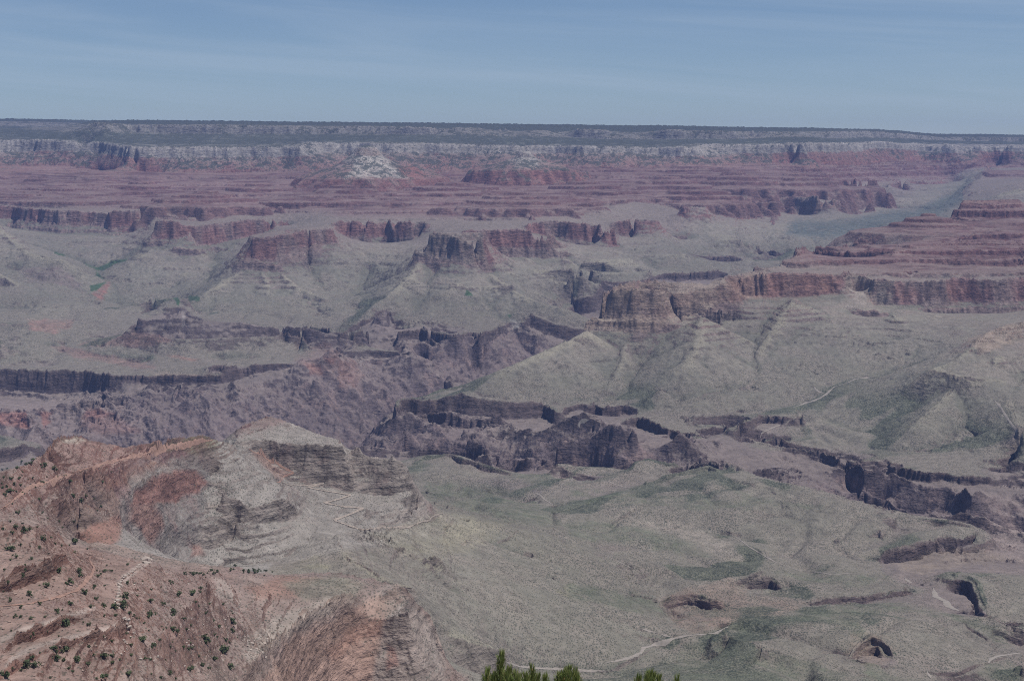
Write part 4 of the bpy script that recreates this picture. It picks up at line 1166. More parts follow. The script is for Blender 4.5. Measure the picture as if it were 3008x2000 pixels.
# greener hollows of the bench
for p_ in ('0,285 60,296 250,318 480,340 600,372 430,368 200,352 0,350', '0,395 150,405 300,436 420,496 445,522 250,484 0,446', '620,548 760,562 900,556 1010,540 1010,562 860,590 700,588', '0,580 120,596 260,634 310,690 180,664 0,625',
           '320,770 520,690 640,678 760,655 860,640 1000,640 1120,690 960,668 860,690 900,760 860,740 700,700 560,740 500,770 700,800 860,873 300,880', '880,790 960,850 1060,880 860,880', '1090,640 1240,704 1348,752 1348,800 1220,730 1110,680',
           '1180,860 1240,820 1348,800 1348,880', '480,300 560,330 760,352 700,366 520,345', '-330,140 -200,150 0,270 -60,300 -260,240', '-420,280 -200,300 -60,360 0,420 -200,400 -420,330'):
    q_ = ' '.join('%.0f,%.0f' % (1667 + float(w.split(',')[0]) * .995, 1132 + float(w.split(',')[1]) * .995) for w in p_.split())
    patch('P', q_, (.118, .135, .088), .45, (2550, 5300), 9, 14, (1.3, 2.4))
# deep gorge
patch('4', '-20,760 380,780 620,770 800,760 1000,980 800,1020 300,1120 -20,960', (.27, .215, .195), .55, (5400, 6950), 8)
patch('4', '-20,860 170,845 205,965 60,950 -20,930', (.30, .14, .115), .65, (5400, 6950), 4, 8)
patch('4', '275,850 352,850 338,925 300,960', (.30, .14, .115), .65, (5400, 6950), 4, 8)
patch('4', '590,835 700,822 790,868 720,885 575,892', (.29, .14, .118), .6, (5400, 6950), 4, 8)
patch('4', '560,890 800,870 1000,1000 700,1000 560,970', (.24, .15, .135), .6, (5400, 6950), 8, 8)
patch('4', '2100,500 2210,520 2240,590 2150,590', (.30, .145, .12), .55, (6500, 7600), 4, 8)
patch('4', '2245,465 2320,475 2310,515 2260,500', (.30, .145, .12), .7, (6500, 7600), 4, 8)
patch('4', '2030,480 2260,350 2400,470 2400,640 2200,600', (.24, .17, .15), .5, (6500, 7700), 6)
patch('5', '-20,500 80,470 160,600 120,680 -20,690', (.25, .16, .14), .6, (6400, 7600), 6)
# red shale ledges of the left bench
patch('4', '530,385 750,335 900,295 1100,310 1220,365 1000,392 640,395', (.25, .165, .145), .75, (6800, 8600), 5, 12)
patch('4', '350,392 480,395 800,465 1100,530 1080,550 900,540 700,500 500,470', (.25, .165, .145), .7, (6800, 8600), 5, 12)
patch('4', '180,205 520,215 500,260 380,310 200,280', (.29, .18, .15), .6, (6800, 9000), 5, 12)
patch('4', '1150,450 1400,480 1340,500 1180,475', (.31, .18, .145), .6, (6800, 8600), 4, 8)
patch('4', '1000,560 1420,590 1500,600 1100,600', (.36, .285, .235), .5, (6800, 8600), 4, 8)
patch('E', '1050,1190 1200,1070 1260,1020 1295,1050 1230,1150 1180,1270 1100,1250', (.27, .135, .115), .6, (7800, 9800), 4, 8)
patch('E', '200,890 700,860 860,1000 1000,1180 700,1090 300,1050', (.21, .16, .15), .6, (8000, 10000), 6)
# springs and creek woods
for z_, p_ in (('E', '950,825 1100,880 1150,880 1230,840 1300,800 1470,785 1450,810 1300,860 1190,920 1110,920 980,850'), ('E', '1110,940 1200,1010 1210,1030 1140,1000 1090,980'),
               ('E', '1045,1100 1190,1050 1230,1040 1110,1150 1045,1165'), ('E', '2170,1210 2290,1220 2290,1275 2180,1265'), ('E', '1990,1235 2060,1225 2070,1270 2060,1330 2030,1310'),
               ('E', '620,705 770,745 740,755 620,725'), ('2', '870,1250 910,1275 930,1290 870,1300 860,1280'), ('5', '1150,175 1185,180 1170,200')):
    patch(z_, p_, (.055, .105, .05), .9, (7200, 11000), 2, 6)
patch('5', '1165,205 1240,200 1255,235 1240,275 1190,280 1180,240', (.36, .34, .31), .6, (7000, 9000), 3, 6)
patch('4', '1255,140 1300,140 1280,180 1280,250 1260,270', (.34, .30, .275), .6, (7600, 9000), 2, 4)
# grey-tan faces of the walls
patch('F', '250,1250 480,930 640,860 1160,800 1500,810 1800,790 2352,690 2352,960 1800,1080 1400,1260 900,1420 250,1380', (.33, .26, .21), .7, (6200, 7600), 8, 8, (2.6, 4.02))
patch('3', '330,1170 700,1130 1000,1130 1090,1150 1080,1270 860,1290 500,1310 330,1320', (.31, .19, .155), .6, (6200, 7600), 8, 8, (2.6, 4.0))
patch('G', '270,930 640,1020 860,1020 860,1330 520,1330 280,1200', (.30, .255, .215), .75, (6200, 7600), 6, 8, (2.5, 4.02))
patch('6', '1950,330 2359,200 2359,340 2050,450', (.31, .245, .195), .8, (5300, 6400), 6, 8, (2.6, 4.1))
patch('2', '540,840 985,870 1010,1060 900,1080 500,1000', (.255, .215, .185), .7, (8300, 9400), 4, 8, (2.6, 4.0))
patch('2', '1360,850 1500,870 1580,1040 1380,1040', (.25, .205, .175), .5, (8300, 9700), 4, 8, (2.6, 4.0))
patch('3', '790,590 1400,560 1400,700 790,760', (.25, .215, .185), .5, (11000, 15000), 6, 8, (2.7, 4.0))
patch('2', '100,270 250,270 300,340 470,480 30,480 90,400', (.46, .42, .37), .7, (11500, 13200), 5, 6)
patch('2', '395,395 520,385 600,470 420,470', (.27, .13, .11), .8, (11500, 13200), 4, 6)
patch('2', '1230,290 1330,290 1380,410 1200,410', (.38, .345, .30), .6, (11900, 13600), 4, 6)
patch('3', '760,760 1130,760 1400,700 1600,690 1900,560 2060,440 2060,470 1960,640 1760,740 1640,770 1480,870 1000,900 700,870', (.105, .125, .115), .68, (8000, 16500), 10, 12, (1.3, 2.95))
print('tinted', time.time() - T0)
# ---------------- rock and scrub ----------------


class NT_:
    def __init__(self, name):
        self.m = bpy.data.materials.new(name)
        self.m.use_nodes = True
        self.t = self.m.node_tree
        self.b = self.t.nodes['Principled BSDF']
        self.b.inputs['Roughness'].default_value = .95
        self.b.inputs['Specular IOR Level'].default_value = .1

    def n(self, kind, **kw):
        o = self.t.nodes.new('ShaderNode' + kind)
        for k, v in kw.items():
            setattr(o, k, v)
        return o

    def put(self, sock, v):
        if isinstance(v, bpy.types.NodeSocket):
            self.t.links.new(v, sock)
        else:
            sock.default_value = v

    def math(self, op, a, b=0.0, c=0.0, clamp=False):
        o = self.n('Math', operation=op, use_clamp=clamp)
        for s, v in zip(o.inputs, (a, b, c)):
            self.put(s, v)
        return o.outputs[0]

    def attr(self, name, out='Fac'):
        return self.n('Attribute', attribute_name=name).outputs[out]

    def mapping(self, vec, scale):
        o = self.n('VectorMath', operation='MULTIPLY')
        self.put(o.inputs[0], vec)
        o.inputs[1].default_value = scale
        return o.outputs[0]

    def noise(self, vec, scale, detail=3, rough=.55, out=0):
        o = self.n('TexNoise')
        self.put(o.inputs['Vector'], vec)
        o.inputs['Scale'].default_value = scale
        o.inputs['Detail'].default_value = detail
        o.inputs['Roughness'].default_value = rough
        return o.outputs[out]

    def voro(self, vec, scale):
        o = self.n('TexVoronoi')
        self.put(o.inputs['Vector'], vec)
        o.inputs['Scale'].default_value = scale
        return o.outputs['Distance']

    def ramp(self, fac, stops, div=1.0):
        o = self.n('ValToRGB')
        self.put(o.inputs[0], self.math('DIVIDE', fac, div) if div != 1.0 else fac)
        e = o.color_ramp.elements
        e[0].position, e[0].color = stops[0][0] / div, tuple(stops[0][1]) + (1,)
        e[1].position, e[1].color = stops[-1][0] / div, tuple(stops[-1][1]) + (1,)
        for p, c in stops[1:-1]:
            k = e.new(p / div)
            k.color = tuple(c) + (1,)
        return o.outputs[0]

    def step(self, x, a, b, lo=0.0, hi=1.0):
        o = self.n('MapRange', interpolation_type='SMOOTHSTEP')
        self.put(o.inputs[0], x)
        for k, v in zip((1, 2, 3, 4), (a, b, lo, hi)):
            self.put(o.inputs[k], v)
        return o.outputs[0]

    def mix(self, f, a, b, mode='MIX'):
        o = self.n('Mix', data_type='RGBA', blend_type=mode)
        self.put(o.inputs[0], f)
        for k, v in ((6, a), (7, b)):
            self.put(o.inputs[k], v if isinstance(v, bpy.types.NodeSocket) else tuple(v) + (1,))
        return o.outputs[2]

    def grey(self, v):
        o = self.n('CombineColor')
        for k in range(3):
            self.put(o.inputs[k], v)
        return o.outputs[0]


CLIFF = [(0, (.105, .082, .085)), (.9, (.115, .09, .091)), (1.0, (.10, .077, .075)), (1.1, (.088, .066, .064)), (1.3, (.11, .083, .077)), (1.42, (.18, .15, .128)),
         (2.2, (.16, .14, .118)), (2.65, (.165, .128, .115)), (2.98, (.20, .14, .124)), (3.03, (.185, .105, .097)), (3.3, (.205, .113, .10)), (3.7, (.195, .112, .102)), (3.97, (.175, .12, .11)),
         (4.05, (.15, .09, .083)), (4.5, (.125, .064, .06)), (4.97, (.125, .068, .064)), (5.1, (.20, .10, .086)), (5.93, (.21, .13, .112)),
         (6.03, (.235, .213, .19)), (6.95, (.285, .262, .235)), (7.05, (.15, .14, .128)), (7.55, (.165, .155, .14)), (7.95, (.20, .185, .168)), (8.1, (.12, .12, .10))]
SLOPE_C = [(0, (.132, .105, .102)), (.6, (.138, .109, .106)), (.9, (.162, .132, .122)), (1.25, (.172, .146, .128)), (1.36, (.178, .160, .130)), (1.7, (.166, .154, .123)),
           (2.2, (.181, .167, .137)), (2.7, (.203, .184, .149)), (2.98, (.20, .177, .147)), (3.2, (.19, .158, .137)), (3.95, (.20, .165, .142)), (4.06, (.19, .142, .126)), (4.2, (.178, .12, .11)),
           (4.8, (.18, .115, .106)), (5.2, (.22, .13, .112)), (5.7, (.215, .15, .13)), (6.2, (.25, .225, .20)), (6.95, (.255, .232, .208)), (7.1, (.12, .12, .10)),
           (7.5, (.12, .12, .10)), (7.62, (.165, .155, .138)), (7.98, (.175, .165, .147)), (8.05, (.075, .08, .065)), (8.4, (.06, .068, .055))]
GREEN = [(0, (.0,) * 3), (.9, (.05,) * 3), (1.36, (.34,) * 3), (1.8, (.33,) * 3), (2.1, (.24,) * 3), (2.9, (.2,) * 3), (3.9, (.28,) * 3), (4.1, (.2,) * 3), (4.3, (.12,) * 3), (4.9, (.2,) * 3), (5.2, (.6,) * 3), (5.9, (.7,) * 3),
         (6.1, (.5,) * 3), (6.9, (.5,) * 3), (7.1, (.95,) * 3), (7.5, (.95,) * 3), (7.65, (.58,) * 3), (8.0, (.62,) * 3), (8.1, (1.0,) * 3)]


def rock_material():
    k = NT_('layered_rock')
    geo = k.n('NewGeometry')
    pos, nor = geo.outputs['Position'], geo.outputs['True Normal']
    bed, flow = k.attr('bed'), k.attr('flow')
    sx = k.n('SeparateXYZ'); k.put(sx.inputs[0], nor)
    nz = sx.outputs[2]
    big = k.noise(pos, 1 / 700, 2)
    mid = k.noise(pos, 1 / 120, 4)
    fine = k.noise(pos, 1 / 26, 7, .68)
    # thin beds, wavering
    bedn = k.math('ADD', bed, k.math('MULTIPLY', k.math('SUBTRACT', mid, .5), .10))
    thin = k.n('CombineXYZ')
    sp = k.n('SeparateXYZ'); k.put(sp.inputs[0], pos)
    k.put(thin.inputs[2], k.math('ADD', k.math('MULTIPLY', sp.outputs[2], 1 / 24.0), k.math('MULTIPLY', mid, .7)))
    k.put(thin.inputs[0], k.math('MULTIPLY', sp.outputs[0], 1 / 500)); k.put(thin.inputs[1], k.math('MULTIPLY', sp.outputs[1], 1 / 500))
    beds = k.noise(thin.outputs[0], 1.0, 4, .7)
    streak = k.noise(k.mapping(pos, (1 / 38, 1 / 38, 1 / 240)), 1.0, 2.5, .55)
    blk = k.noise(k.mapping(pos, (1 / 34, 1 / 34, 1 / 13)), 1.0, 5, .64)
    cliff = k.ramp(bedn, CLIFF, 8.5)
    slope = k.ramp(bedn, SLOPE_C, 8.5)
    tint, tw = k.attr('tint', 'Color'), k.attr('tint', 'Alpha')
    # grey wash over the red walls
    wash = k.math('MULTIPLY', k.step(k.noise(k.mapping(pos, (1 / 160, 1 / 160, 1 / 400)), 1.0, 3), .45, .62), k.step(k.math('ABSOLUTE', k.math('SUBTRACT', bed, 3.5)), .5, .7, .55, 0))
    cliff = k.mix(wash, cliff, (.20, .165, .147))
    cliff = k.mix(1.0, cliff, k.grey(k.math('ADD', k.math('MULTIPLY', beds, .75), .62)), 'MULTIPLY')
    cliff = k.mix(1.0, cliff, k.grey(k.math('ADD', k.math('MULTIPLY', blk, 1.0), .5)), 'MULTIPLY')
    stw = k.math('ADD', k.math('MULTIPLY', k.step(bed, 1.34, 1.4), .55), .3)
    cliff = k.mix(1.0, cliff, k.grey(k.math('ADD', k.math('MULTIPLY', k.math('MULTIPLY', streak, stw), 1.2), k.math('SUBTRACT', 1.0, k.math('MULTIPLY', stw, .55)))), 'MULTIPLY')
    crack = k.step(k.math('ABSOLUTE', k.math('SUBTRACT', k.noise(k.mapping(pos, (1 / 40, 1 / 40, 1 / 24)), 1.0, 2.5, .5), .5)), 0.0, .028, .55, 1.0)
    cliff = k.mix(1.0, cliff, k.grey(crack), 'MULTIPLY')
    # schist veins
    vein = k.math('MULTIPLY', k.step(k.noise(k.mapping(pos, (1 / 60, 1 / 60, 1 / 110)), 1.0, 6, .7), .49, .63), k.step(bed, .85, 1.0, .8, 0))
    cliff = k.mix(vein, cliff, (.245, .18, .163))
    steep = k.step(k.math('ADD', k.math('SUBTRACT', nz, k.math('MULTIPLY', k.step(bed, .99, 1.03), k.step(bed, 1.3, 1.37, .13, 0.0))), k.math('MULTIPLY', k.math('SUBTRACT', fine, .5), .35)), .62, .80, 1.0, 0.0)
    slope = k.mix(k.math('MULTIPLY', k.step(mid, .35, .7), .5), slope, k.mix(.6, slope, (.265, .205, .178)))
    # wash lines and rills
    rill = k.step(k.math('ADD', flow, k.math('MULTIPLY', k.math('SUBTRACT', fine, .5), .8)), 3.8, 4.9, 0.0, .72)
    rill = k.math('MULTIPLY', rill, k.math('MULTIPLY', k.step(bed, 1.2, 1.36), k.step(nz, .9995, .99)))
    slope = k.mix(rill, slope, (.108, .118, .082))
    t2v = k.n('CombineXYZ')
    k.put(t2v.inputs[2], k.math('ADD', k.math('MULTIPLY', sp.outputs[2], 1 / 13.0), k.math('MULTIPLY', mid, .5)))
    k.put(t2v.inputs[0], k.math('MULTIPLY', sp.outputs[0], 1 / 420)); k.put(t2v.inputs[1], k.math('MULTIPLY', sp.outputs[1], 1 / 420))
    band = k.step(k.noise(t2v.outputs[0], 1.0, 3, .75), .47, .54)
    bw = k.math('ADD', k.math('MULTIPLY', k.step(bed, 4.02, 4.15), k.step(bed, 4.97, 5.1, .95, .15)), k.math('MULTIPLY', k.step(bed, 2.2, 2.4), k.step(bed, 2.95, 3.0, .35, 0.0)))
    bw = k.math('MULTIPLY', bw, k.step(k.noise(pos, 1 / 230, 2), .38, .6, .35, 1.0))
    slope = k.mix(k.math('MULTIPLY', band, bw), slope, k.mix(1.0, cliff, (.92, .92, .95), 'MULTIPLY'))
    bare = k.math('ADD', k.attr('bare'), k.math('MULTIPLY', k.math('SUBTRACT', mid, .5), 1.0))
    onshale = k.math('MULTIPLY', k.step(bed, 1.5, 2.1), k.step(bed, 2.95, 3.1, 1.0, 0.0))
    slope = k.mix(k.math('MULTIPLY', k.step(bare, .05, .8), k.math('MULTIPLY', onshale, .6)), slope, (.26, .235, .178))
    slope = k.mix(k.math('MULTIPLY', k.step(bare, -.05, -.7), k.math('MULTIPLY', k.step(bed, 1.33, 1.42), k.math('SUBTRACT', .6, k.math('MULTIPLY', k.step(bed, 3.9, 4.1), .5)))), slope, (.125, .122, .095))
    col = k.mix(steep, slope, cliff)
    tt = k.mix(1.0, tint, k.grey(k.math('SUBTRACT', 1.0, k.math('MULTIPLY', k.step(beds, .58, .42), k.math('MULTIPLY', steep, .34)))), 'MULTIPLY')
    tt = k.mix(k.math('MULTIPLY', steep, k.step(bed, 4.0, 4.1, 1.0, 0.0)), tt, k.mix(1.0, tt, (1.02, .98, .96), 'MULTIPLY'))
    tt = k.mix(1.0, tt, k.grey(k.math('ADD', k.math('MULTIPLY', blk, 1.1), .45)), 'MULTIPLY')
    tt = k.mix(steep, tt, k.mix(1.0, tt, k.grey(crack), 'MULTIPLY'))
    tt = k.mix(k.math('MULTIPLY', steep, k.step(bed, 3.95, 4.1)), tt, k.mix(1.0, tt, (.74, .60, .56), 'MULTIPLY'))
    tw = k.math('ADD', k.math('MULTIPLY', tw, 1.5), k.math('MULTIPLY', k.math('SUBTRACT', k.noise(pos, 1 / 45, 6, .7), .60), 2.4), clamp=True)
    col = k.mix(k.math('MULTIPLY', tw, .92), col, tt)
    # scrub and trees as dots; shaded sides grow greener
    den = k.ramp(bed, GREEN, 8.5)
    sc = k.n('SeparateColor'); k.put(sc.inputs[0], den)
    north = k.step(k.math('ADD', k.attr('north'), k.math('MULTIPLY', k.math('SUBTRACT', mid, .5), .9)), .08, .7)
    d = k.math('MULTIPLY', sc.outputs[0], k.math('ADD', k.math('MULTIPLY', k.step(mid, .3, .7), .7), .5))
    north = k.math('MULTIPLY', north, k.math('MULTIPLY', k.step(bed, 1.30, 1.38), k.step(bed, 1.5, 1.8, 1.0, .1)))
    d = k.math('ADD', d, k.math('MULTIPLY', north, .22))
    col = k.mix(k.math('MULTIPLY', north, .55), col, (.098, .112, .074))
    stone = k.voro(k.mapping(pos, (1, .5, 1)), 1 / 2.9)
    col = k.mix(k.math('MULTIPLY', k.step(stone, .12, .3, 1.0, 0.0), k.math('MULTIPLY', k.step(mid, .4, .6), .4)), col, (.34, .30, .26))
    lowland = k.step(bed, 4.8, 5.1, 1.0, 0.0)
    small = k.voro(k.mapping(pos, (1, .5, 1)), 1 / 3.7)
    dots = k.noise(pos, 1 / 11, 3, .7)
    t1 = k.step(small, k.math('ADD', k.math('MULTIPLY', d, .8), .06), k.math('ADD', k.math('MULTIPLY', d, .8), .26), 1.0, 0.0)
    t2 = k.step(dots, k.math('SUBTRACT', .70, k.math('MULTIPLY', d, .36)), k.math('SUBTRACT', .74, k.math('MULTIPLY', d, .36)))
    tree = k.math('ADD', k.math('MULTIPLY', t1, k.math('MULTIPLY', lowland, .62)), k.math('MULTIPLY', t2, k.math('SUBTRACT', .85, k.math('MULTIPLY', lowland, .5))), clamp=True)
    wood = k.step(k.noise(pos, 1 / 48, 3, .6), k.math('SUBTRACT', .66, k.math('MULTIPLY', d, .28)), k.math('SUBTRACT', .72, k.math('MULTIPLY', d, .28)))
    tree = k.math('MAXIMUM', tree, k.math('MULTIPLY', wood, k.step(bed, 4.9, 5.3, 0.0, .8)))
    tree = k.math('MULTIPLY', tree, k.step(nz, .42, .72))
    col = k.mix(tree, col, (.047, .054, .040))
    # mottling
    col = k.mix(1.0, col, k.grey(k.math('ADD', k.math('MULTIPLY', fine, 1.2), .4)), 'MULTIPLY')
    col = k.mix(1.0, col, k.grey(k.math('ADD', k.math('MULTIPLY', big, .5), .75)), 'MULTIPLY')
    k.put(k.b.inputs['Base Color'], col)
    bp = k.n('Bump'); bp.inputs['Strength'].default_value = 1.0; bp.inputs['Distance'].default_value = 1.0
    h = k.math('ADD', k.math('MULTIPLY', k.noise(pos, 1 / 16, 5, .65), 5.0), k.math('MULTIPLY', k.math('MULTIPLY', beds, steep), 5.0))
    h = k.math('ADD', h, k.math('MULTIPLY', k.math('MULTIPLY', streak, steep), 5.0))
    h = k.math('ADD', h, k.math('MULTIPLY', blk, 7.0))
    k.put(bp.inputs['Height'], h)
    k.put(k.b.inputs['Normal'], bp.outputs[0])
    return k.m


ROCK = rock_material()


def grid_mesh(name, keep, material):
    """quads of the big fan whose mask is set, as one object"""
    a = np.arange(NT * NROW, dtype=np.int32).reshape(NT, NROW)
    q = np.stack([a[:-1, :-1], a[1:, :-1], a[1:, 1:], a[:-1, 1:]], -1)[keep]
    used, inv = np.unique(q.ravel(), return_inverse=True)
    me = bpy.data.meshes.new(name)
    co = np.stack([VX.ravel()[used], VY.ravel()[used], VZ.ravel()[used]], -1).astype(np.float32)
    n = len(q)
    me.vertices.add(len(used)); me.vertices.foreach_set('co', co.ravel())
    me.loops.add(n * 4); me.loops.foreach_set('vertex_index', inv.astype(np.int32).ravel())
    me.polygons.add(n)
    me.polygons.foreach_set('loop_start', np.arange(0, n * 4, 4, dtype=np.int32))
    me.polygons.foreach_set('loop_total', np.full(n, 4, np.int32))
    me.polygons.foreach_set('use_smooth', np.ones(n, bool))
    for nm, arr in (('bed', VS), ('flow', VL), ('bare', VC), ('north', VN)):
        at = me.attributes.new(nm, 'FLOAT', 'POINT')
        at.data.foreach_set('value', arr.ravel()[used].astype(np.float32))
    at = me.attributes.new('tint', 'FLOAT_COLOR', 'POINT')
    at.data.foreach_set('color', TINT.reshape(-1, 4)[used].astype(np.float32).ravel())
    me.update(calc_edges=True)
    me.materials.append(material)
    o = bpy.data.objects.new(name, me)
    C.collection.objects.link(o)
    return o


# the landforms, cut apart where one ends and the next begins
u_, y_, s_, v_ = PU[:-1, :-1], VY[:-1, :-1], VS[:-1, :-1], PV[:-1, :-1]
j_ = s_ + .03 * _wob[:-1, :-1]
PIECES = [
    ('ridge', 'red-soiled ridge with ledges and scattered junipers at lower left, nearest to the viewer', 'ridge', (y_ < 2480) & (j_ > 2.95) & (u_ < 1330) & ~((y_ > 1700) & (v_ < 1602 - .09 * u_) & (u_ < 700))),
    ('ridge', 'ridge carrying the long pale trail, with a red-streaked grey amphitheatre in its flank', 'ridge', (y_ < 3700) & (j_ > 2.72) & (u_ < 700 + (y_ - 3000) * -.1) ),
    ('butte', 'grey-tan banded butte with a small spire, standing above the zigzag trail', 'butte', (y_ < 3800) & (y_ > 2500) & (j_ > 2.72) & (u_ < 1290)),
    ('plateau', 'wide scrub-covered plateau with shallow gullies filling the lower right', 'plateau', (y_ < 5400) & (j_ > 1.0) & ((y_ < 5050 - .55 * np.maximum(u_ - 1900, 0)) | (j_ > 2.72))),
    ('gorge', 'dark purple-brown inner gorge winding across the middle', 'gorge', (j_ <= 1.0)),
    ('butte', 'brown flat-topped butte with a blunt nose right of centre, above fanned grey talus', 'butte', (y_ < 7300) & (j_ > 2.7) & (u_ > 1500) & (u_ < 2110)),
    ('mesa', 'red mesa with stacked dark ledges at the right edge', 'mesa', (y_ < 10300) & (j_ > 2.7) & (u_ >= 2050) & (y_ < 7900 + (u_ - 2050) * 2.2)),
    ('bench', 'grey-green bench and talus fans below the brown butte and the red mesa', 'bench', (y_ < 7100) & (j_ > 1.0) & (u_ > 1150)),
    ('bench', 'grey-green far bench with pale talus cones beyond the gorge', 'bench', (j_ <= 2.7)),
    ('mesa', 'red-walled mesa with a square stepped prow, left of centre', 'mesa', (j_ < 4.03) & (u_ > 705) & (u_ < 985)),
    ('mesa', 'narrow red-walled mesa behind and left of the square-prowed one', 'mesa', (j_ < 4.03) & (u_ >= 440) & (u_ <= 705)),
    ('cliff', 'long red cliff with a dark alcove at the far left', 'cliff', (j_ < 4.03) & (u_ < 440)),
    ('cliff', 'red cliff with three shadowed alcoves, between the square prow and the grey-faced butte', 'cliff', (j_ < 4.03) & (u_ < 1215)),
    ('butte', 'grey-faced butte with a ledge below its cliff, centre of the far bench', 'butte', (j_ < 4.03) & (u_ < 1425)),
    ('mesa', 'red-walled promontories to the right of the grey-faced butte', 'mesa', (j_ < 4.03) & (u_ < 2070) & (y_ < 11500)),
    ('cliff', 'hazy grey-red cliffs lining the long side canyon, far right', 'cliff', (j_ < 4.03)),
    ('terrace', 'stepped purple-red terraces in many thin ledges below the pale cliff', 'terrace', (j_ < 5.0)),
    ('cliff', 'long pale cream cliff band with wooded slopes under the far rim', 'cliff', (j_ < 7.05)),
    ('rim', 'dark forested rim along the skyline', 'rim', (j_ >= 7.05)),
]
left_ = np.ones((NT - 1, NROW - 1), bool)
tm = (np.hypot(VX[:-1, :-1] - (1080 - CX) / F * 12400, VY[:-1, :-1] - 12400) < 640) & (s_ > 5.1)
g = grid_mesh('butte', tm, ROCK); left_ &= ~tm
g['label'], g['category'], g['kind'] = 'pale pyramid-shaped butte standing in front of the cream cliff', 'butte', 'structure'
for nm, lab, cat, keep in PIECES:
    keep = keep & left_
    left_ &= ~keep
    if keep.any():
        g = grid_mesh(nm, keep, ROCK)
        g['label'], g['category'], g['kind'] = lab, cat, 'structure'
print('mesh', time.time() - T0)

# ---------------- air ----------------
hm = bpy.data.materials.new('thin_haze')
hm.use_nodes = True
hm.cycles.volume_sampling = 'DISTANCE'
ht = hm.node_tree
ht.nodes.clear()
ho = ht.nodes.new('ShaderNodeOutputMaterial')
hv = ht.nodes.new('ShaderNodeVolumePrincipled')
hv.inputs['Color'].default_value = (.27, .41, .86, 1)
hv.inputs['Density'].default_value = 2.3e-5
hv.inputs['Anisotropy'].default_value = 0.0
ht.links.new(hv.outputs[0], ho.inputs['Volume'])
me = bpy.data.meshes.new('haze')
x0, x1, y0, y1, z0, z1 = -9500, 9500, -30, 21500, float(VZ.min()) - 1.0, float(VZ.max()) + 5
v = [(x, y, z) for x in (x0, x1) for y in (y0, y1) for z in (z0, z1)]
me.from_pydata(v, [], [(0, 1, 3, 2), (4, 6, 7, 5), (0, 4, 5, 1), (2, 3, 7, 6), (0, 2, 6, 4), (1, 5, 7, 3)])
me.materials.append(hm)
hz = bpy.data.objects.new('haze', me)
C.collection.objects.link(hz)
hz['kind'] = 'stuff'

# ---------------- helpers for things that stand on the ground ----------------
CELL = 2 * TH / (NT - 1)


def ground(x, y):
    f = (np.arctan2(x, y) + TH) / CELL
    i = np.clip(np.floor(f).astype(int), 0, NT - 2)
    f = f - i
    r = np.hypot(x, y)
    z = np.empty(len(x))
    for k in range(len(x)):
        a = np.interp(r[k], out['r'][i[k]], VZ[i[k]])
        b = np.interp(r[k], out['r'][i[k] + 1], VZ[i[k] + 1])
        z[k] = a + (b - a) * f[k]
    return z


def hit(u, v):
    """where the sight line of a survey mark meets the ground"""
    X1 = side(u, v, 1.0)
    i = int(np.clip(round((math.atan2(X1, 1.0) + TH) / CELL), 0, NT - 1))
    k = int(np.argmax(PV[i] <= v))
    if PV[i, k] > v or k == 0:
        return None
    a = (PV[i, k - 1] - v) / max(PV[i, k - 1] - PV[i, k], 1e-6)
    y = VY[i, k - 1] + (VY[i, k] - VY[i, k - 1]) * a
    return X1 * y, y


def tag(o, label=None, cat=None, group=None, kind=None):
    for a, b in (('label', label), ('category', cat), ('group', group), ('kind', kind)):
        if b:
            o[a] = b
    return o


def mesh_obj(name, verts, faces, material, parent=None, smooth=False):
    me = bpy.data.meshes.new(name)
    me.from_pydata(verts, [], faces)
    me.materials.append(material)
    if smooth:
        me.polygons.foreach_set('use_smooth', np.ones(len(me.polygons), bool))
    o = bpy.data.objects.new(name, me)
    C.collection.objects.link(o)
    if parent:
        o.parent = parent
    return o


def simple(name, col, var=.35, scale=1.0, rough=.9, second=None):
    k = NT_(name)
    geo = k.n('NewGeometry')
    n = k.noise(geo.outputs['Position'], scale, 4, .65)
    c = k.mix(k.step(n, .3, .7), col, second or tuple(q * .55 for q in col))
    c = k.mix(1.0, c, k.grey(k.math('ADD', k.math('MULTIPLY', n, var * 2), 1 - var)), 'MULTIPLY')
    k.put(k.b.inputs['Base Color'], c)
    k.b.inputs['Roughness'].default_value = rough
    return k.m


